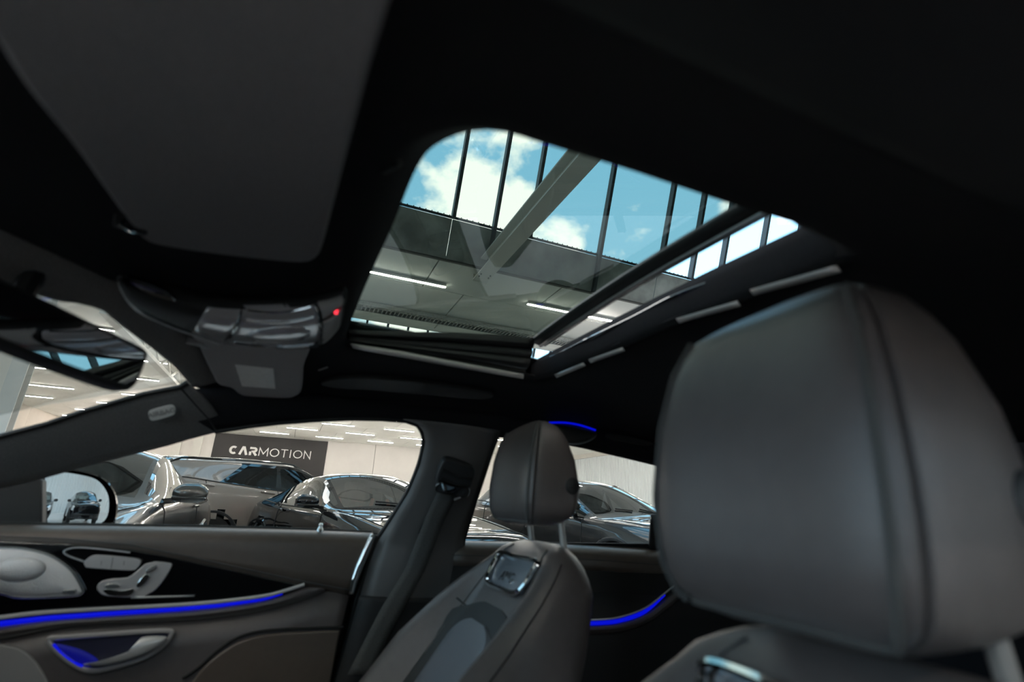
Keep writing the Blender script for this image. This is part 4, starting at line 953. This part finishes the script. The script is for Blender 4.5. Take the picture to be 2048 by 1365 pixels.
# ---- seats
def make_seat(name, label, loc):
    root = thing(name, label, 'car seat', loc)
    hwk = ([0, .02, .05, .10, .16, .24, .34, .5, .75], [.10, .145, .175, .205, .235, .258, .27, .272, .27])
    SPY, SPZ = .60, -.80; nn = nrm((0, .80, .60))
    def hw(s): return float(np.interp(s, *hwk))
    def fo(s, x):
        a = abs(x)/hw(s)
        b = min(1, max(0, (a-.52)/.34)); b = b*b*(3-2*b)
        bol = float(np.interp(s, (0, .08, .2, .35, .75), (.0, .012, .05, .085, .10)))
        edge = math.sqrt(max(0, 1-a**7))
        thick = math.sqrt(min(1, s/.05)) if s > 0 else 0
        return (-.03+(.075+bol*b-.018*(1-b)*min(1, s/.2))*edge)*(.25+.75*thick)
    def bo(s, x):
        a = abs(x)/hw(s); thick = math.sqrt(min(1, s/.05)) if s > 0 else 0
        return -.03-(.055+.24*s)*math.sqrt(max(0, 1-a**6))*thick
    def P(s, x, off=0.0): return np.array((x, SPY*s, SPZ*s))+nn*(fo(s, x)+off)
    ss = [0, .006, .015, .03, .05, .075, .1, .13, .16, .2, .24, .29, .35, .42, .5, .6, .75]; m_ = 33
    V = []; F = []
    for s in ss:
        for j in range(m_):
            a = math.sin((j/(m_-1)*2-1)*math.pi/2); V.append(P(s, a*hw(s)))
        for j in range(m_):
            a = -math.sin((j/(m_-1)*2-1)*math.pi/2); V.append(np.array((a*hw(s), SPY*s, SPZ*s))+nn*bo(s, a*hw(s)))
    w = 2*m_
    for i in range(len(ss)-1):
        for j in range(w): F.append([i*w+j, i*w+(j+1) % w, (i+1)*w+(j+1) % w, (i+1)*w+j])
    F.append(list(range(w-1, -1, -1)))
    obj('backrest', V, F, 'leather', root)
    def patch(nm, f0, f1, s0, s1, off, m, par=root, ns=36, nx=16, edge=.004):
        V = []; F = []
        for i in range(ns+1):
            s = s0+(s1-s0)*(i/ns)**2; a, b = f0(s), f1(s)
            for j in range(nx+1):
                x = a+(b-a)*j/nx; ed = min(i, ns-i, j*1.0, (nx-j)*1.0); V.append(P(s, x, off if ed >= 1 else off-edge))
        for i in range(ns):
            for j in range(nx): k = i*(nx+1)+j; F.append([k, k+1, k+nx+2, k+nx+1])
        return obj(nm, V, F, m, par)
    W0 = .105
    def wc(s, w=W0, top=.20): return w*math.sqrt(max(0.02, 1-max(0, (top+.07-s)/.07)**2.5)) if s < top+.07 else w
    patch('centre_band', lambda s: -wc(s, .165, .18), lambda s: wc(s, .165, .18), .182, .75, .004, 'softleather')
    patch('centre_cushion', lambda s: -wc(s, .125, .225), lambda s: wc(s, .125, .225), .228, .75, .014, 'cushion', edge=.012)
    for sg in (1, -1):
        tube('bolster_seam', [P(s, sg*hw(s)*.60, .0015) for s in np.linspace(.03, .75, 30)], .0016, 'stitch', root, 6)
        tube('bolster_seam', [P(s, sg*hw(s)*.93, .0015) for s in np.linspace(.05, .75, 30)], .0016, 'rubber', root, 6)
        tube('side_seam', [P(.21, sg*x, .0015) for x in np.linspace(.12, .165, 8)], .0018, 'rubber', root, 6)
    V, F = boxV(-.25, .25, .36, .86, -.66, -.50); obj('seat_cushion', V, F, 'leather', root, True, bevel=.05, bseg=4)
    # badge recess
    bw, b0, b1 = .105, .068, .143
    out_ = smooth([P(s, x, .009) for s, x in ((b0, -bw), (b0, 0), (b0, bw), (b0+.02, bw+.006), (b1-.02, bw), (b1, bw-.025), (b1+.003, 0), (b1, -bw+.025), (b1-.02, -bw), (b0+.02, -bw-.006))], 60, True)
    tube('badge_frame', out_, .006, 'bchrome', root, closed=True)
    bp_ = patch('badge_plate', lambda s: -bw, lambda s: bw, b0+.002, b1-.004, .003, 'badge', ns=6, nx=8, edge=.0)
    o = P((b0+b1)/2+.012, 0, .005); xd = np.array((-1., 0, 0)); yd = P(b0, 0)-P(b1, 0)
    text('badge_lettering', 'AMG', o, xd, yd, .034, 'bchrome', bp_, .002)
    # headrest
    hd = thing('headrest', '', '')
    for k in list(hd.keys()): del hd[k]
    hd.parent = root; hd.location = (0, .02, .048)
    for sg in (1, -1):
        tube('headrest_post', [(sg*.085, -.012, -.06), (sg*.085, .0, .0), (sg*.085, .012, .075)], .0075, 'post', root)
    Hh = .245
    tk = [0, .05, .15, .35, .6, .8, .93, 1.0]
    wk = [.100, .118, .130, .136, .132, .122, .106, .080]
    yf = [.070, .083, .090, .090, .082, .070, .056, .035]
    yb = [.0, -.03, -.048, -.052, -.040, -.020, .002, .020]
    def ring(t, th, inset=0.0):
        w_ = np.interp(t, tk, wk); a = np.interp(t, tk, yf); b = np.interp(t, tk, yb); c = (a+b)/2-.0; d = (a-b)/2
        ct_, st = math.cos(th), math.sin(th); ex = .42
        x = (w_-inset)*math.copysign(abs(st)**ex, st); y = c+(d-inset)*math.copysign(abs(ct_)**ex, ct_)
        if ct_ > 0: y -= .012*(x/.13)**2*(-1)           # slight wings at the front corners
        return np.array((x, y, t*Hh))
    tt = [0, .012, .03, .07, .12, .2, .3, .4, .5, .6, .7, .78, .86, .92, .96, .985, 1.0]
    def segm(nm, t0, t1, n_, m, bulge=0):
        V = []; F = []; th = np.linspace(t0, t1, n_)
        for t in tt:
            sh = math.sqrt(max(0.0, 1-max(0, (.10-t)/.10)**2))*.25+.75 if t < .10 else (1.0 if t < .88 else .6+.4*math.sqrt(max(0, 1-((t-.88)/.12)**2)))
            for k, a in enumerate(th):
                p = ring(t, a, .0045 if (k in (0, n_-1)) else 0); q = ring(t, 0); cc = np.array((0, (np.interp(t, tk, yf)+np.interp(t, tk, yb))/2, t*Hh))
                V.append(cc+(p-cc)*np.array((sh, sh, 1)))
        for i in range(len(tt)-1):
            for k in range(n_-1): F.append([i*n_+k, i*n_+k+1, (i+1)*n_+k+1, (i+1)*n_+k])
        k0 = len(V)
        for end in (0, len(tt)-1):
            V.append(np.array((0, (np.interp(tt[end], tk, yf)+np.interp(tt[end], tk, yb))/2, tt[end]*Hh+(.004 if end else -.003)))); kk = len(V)-1
            for k in range(n_-1): F.append([end*n_+k, end*n_+k+1, kk])
        return obj(nm, V, F, m, hd)
    A1, A2 = math.radians(47), math.radians(64)
    segm('front_panel', -A1, A1, 25, 'leather'); segm('side_band', A1, A2, 7, 'leather'); segm('side_band', -A2, -A1, 7, 'leather')
    segm('back_shell', A2, 2*math.pi-A2, 45, 'leather')
    for a in (A1, -A1): tube('piping', [ring(t, a, -.0002)*(1, 1, 1) for t in np.linspace(.03, .93, 30)], .0024, 'stitch', hd, 6)
    V = []; F = []
    for a in (A1, -A1):
        for t in np.linspace(.06, .92, 44):
            c = ring(t, a*.93, -.0006); v, f = boxV(c[0]-.0016, c[0]+.0016, c[1]-.0016, c[1]+.0016, c[2]-.0018, c[2]+.0018); k = len(V); V += v; F += [[i+k for i in q] for q in f]
    tag(obj('stitching', V, F, 'stitch', hd, False), kind='stuff')
    tube('piping', [ring(.03, a, .003) for a in np.linspace(-A1, A1, 16)], .0024, 'stitch', hd, 6)
    for sg in (-1,):
        c = ring(.36, sg*math.radians(92))+np.array((sg*-.002, -.016, 0))
        pillow('release_button', [c+np.array((0, .019*math.cos(a), .019*math.sin(a))) for a in np.linspace(0, 2*math.pi, 24, endpoint=False)], .006, .004, 'plastic', hd, n=(sg, 0, 0))
        pillow('button_centre', [c+np.array((sg*.005, .009*math.cos(a), .009*math.sin(a))) for a in np.linspace(0, 2*math.pi, 20, endpoint=False)], .003, .002, 'rubber', hd, n=(sg, 0, 0))
    return root, hd
MT['softleather'] = mat('matt_leather_band', (.05, .05, .05), .6, spec=.35, bump=.2, bscale=900)
MT['cushion'] = mat('perforated_sheen_leather', (.17, .175, .195), .30, spec=.9, bump=.3, bscale=700)  # sky sheen on the seat front put into a lighter, bluish base colour
MT['badge'] = mat('badge_plate_metal', (.50, .54, .60), .28, metal=.9)
seat, hr = make_seat('front_seat', 'far black leather seat with badge plate beside the centre pillar', (.27, -.60, .917))
seat2 = copy_tree(seat); seat2['label'] = 'near black leather seat with large blurred headrest at the right'
seat2.location = (-.588, -.468, .895)
for ch in seat2.children:
    if ch.name.startswith('headrest') and ch.type == 'EMPTY': ch.scale = (.92, 1.25, 1.13); ch.location.z = .023
seat['group'] = seat2['group'] = 'front seats of the car'
# ---- lower body shell so that no light leaks in under the doors
sh_ = thing('car_floor', 'dark carpeted cabin floor of the car', 'car floor')
box('carpet', (-.78, .74, -1.9, 1.2, .28, .32), 'lining', sh_)
box('side_wall', (.70, .73, -1.9, 1.2, .30, .895), 'lining', sh_)
box('rear_blocking_board', (-.78, .74, -1.9, -1.86, .32, 1.3), 'lining', sh_)  # dark board added to block the bright hall behind the near headrest
box('footwell_wall', (-.78, .74, 1.16, 1.2, .32, .84), 'lining', sh_)
nd = thing('added_near_door', 'near dark door added below the camera to darken reflections in the glossy trim', 'car door')
box('door_panel', (-.86, -.80, -.45, 1.1, .30, .86), 'plastic', nd, .02)  # out of view, added so the gloss trim mirrors something dark
box('upper_pad', (-.865, -.79, -.45, 1.1, .86, .92), 'leather2', nd, .02)
db = thing('dashboard', 'black dashboard top below the windscreen', 'dashboard')
box('dash_top', (-.76, .72, .62, 1.14, .70, .86), 'plastic', db, .04)
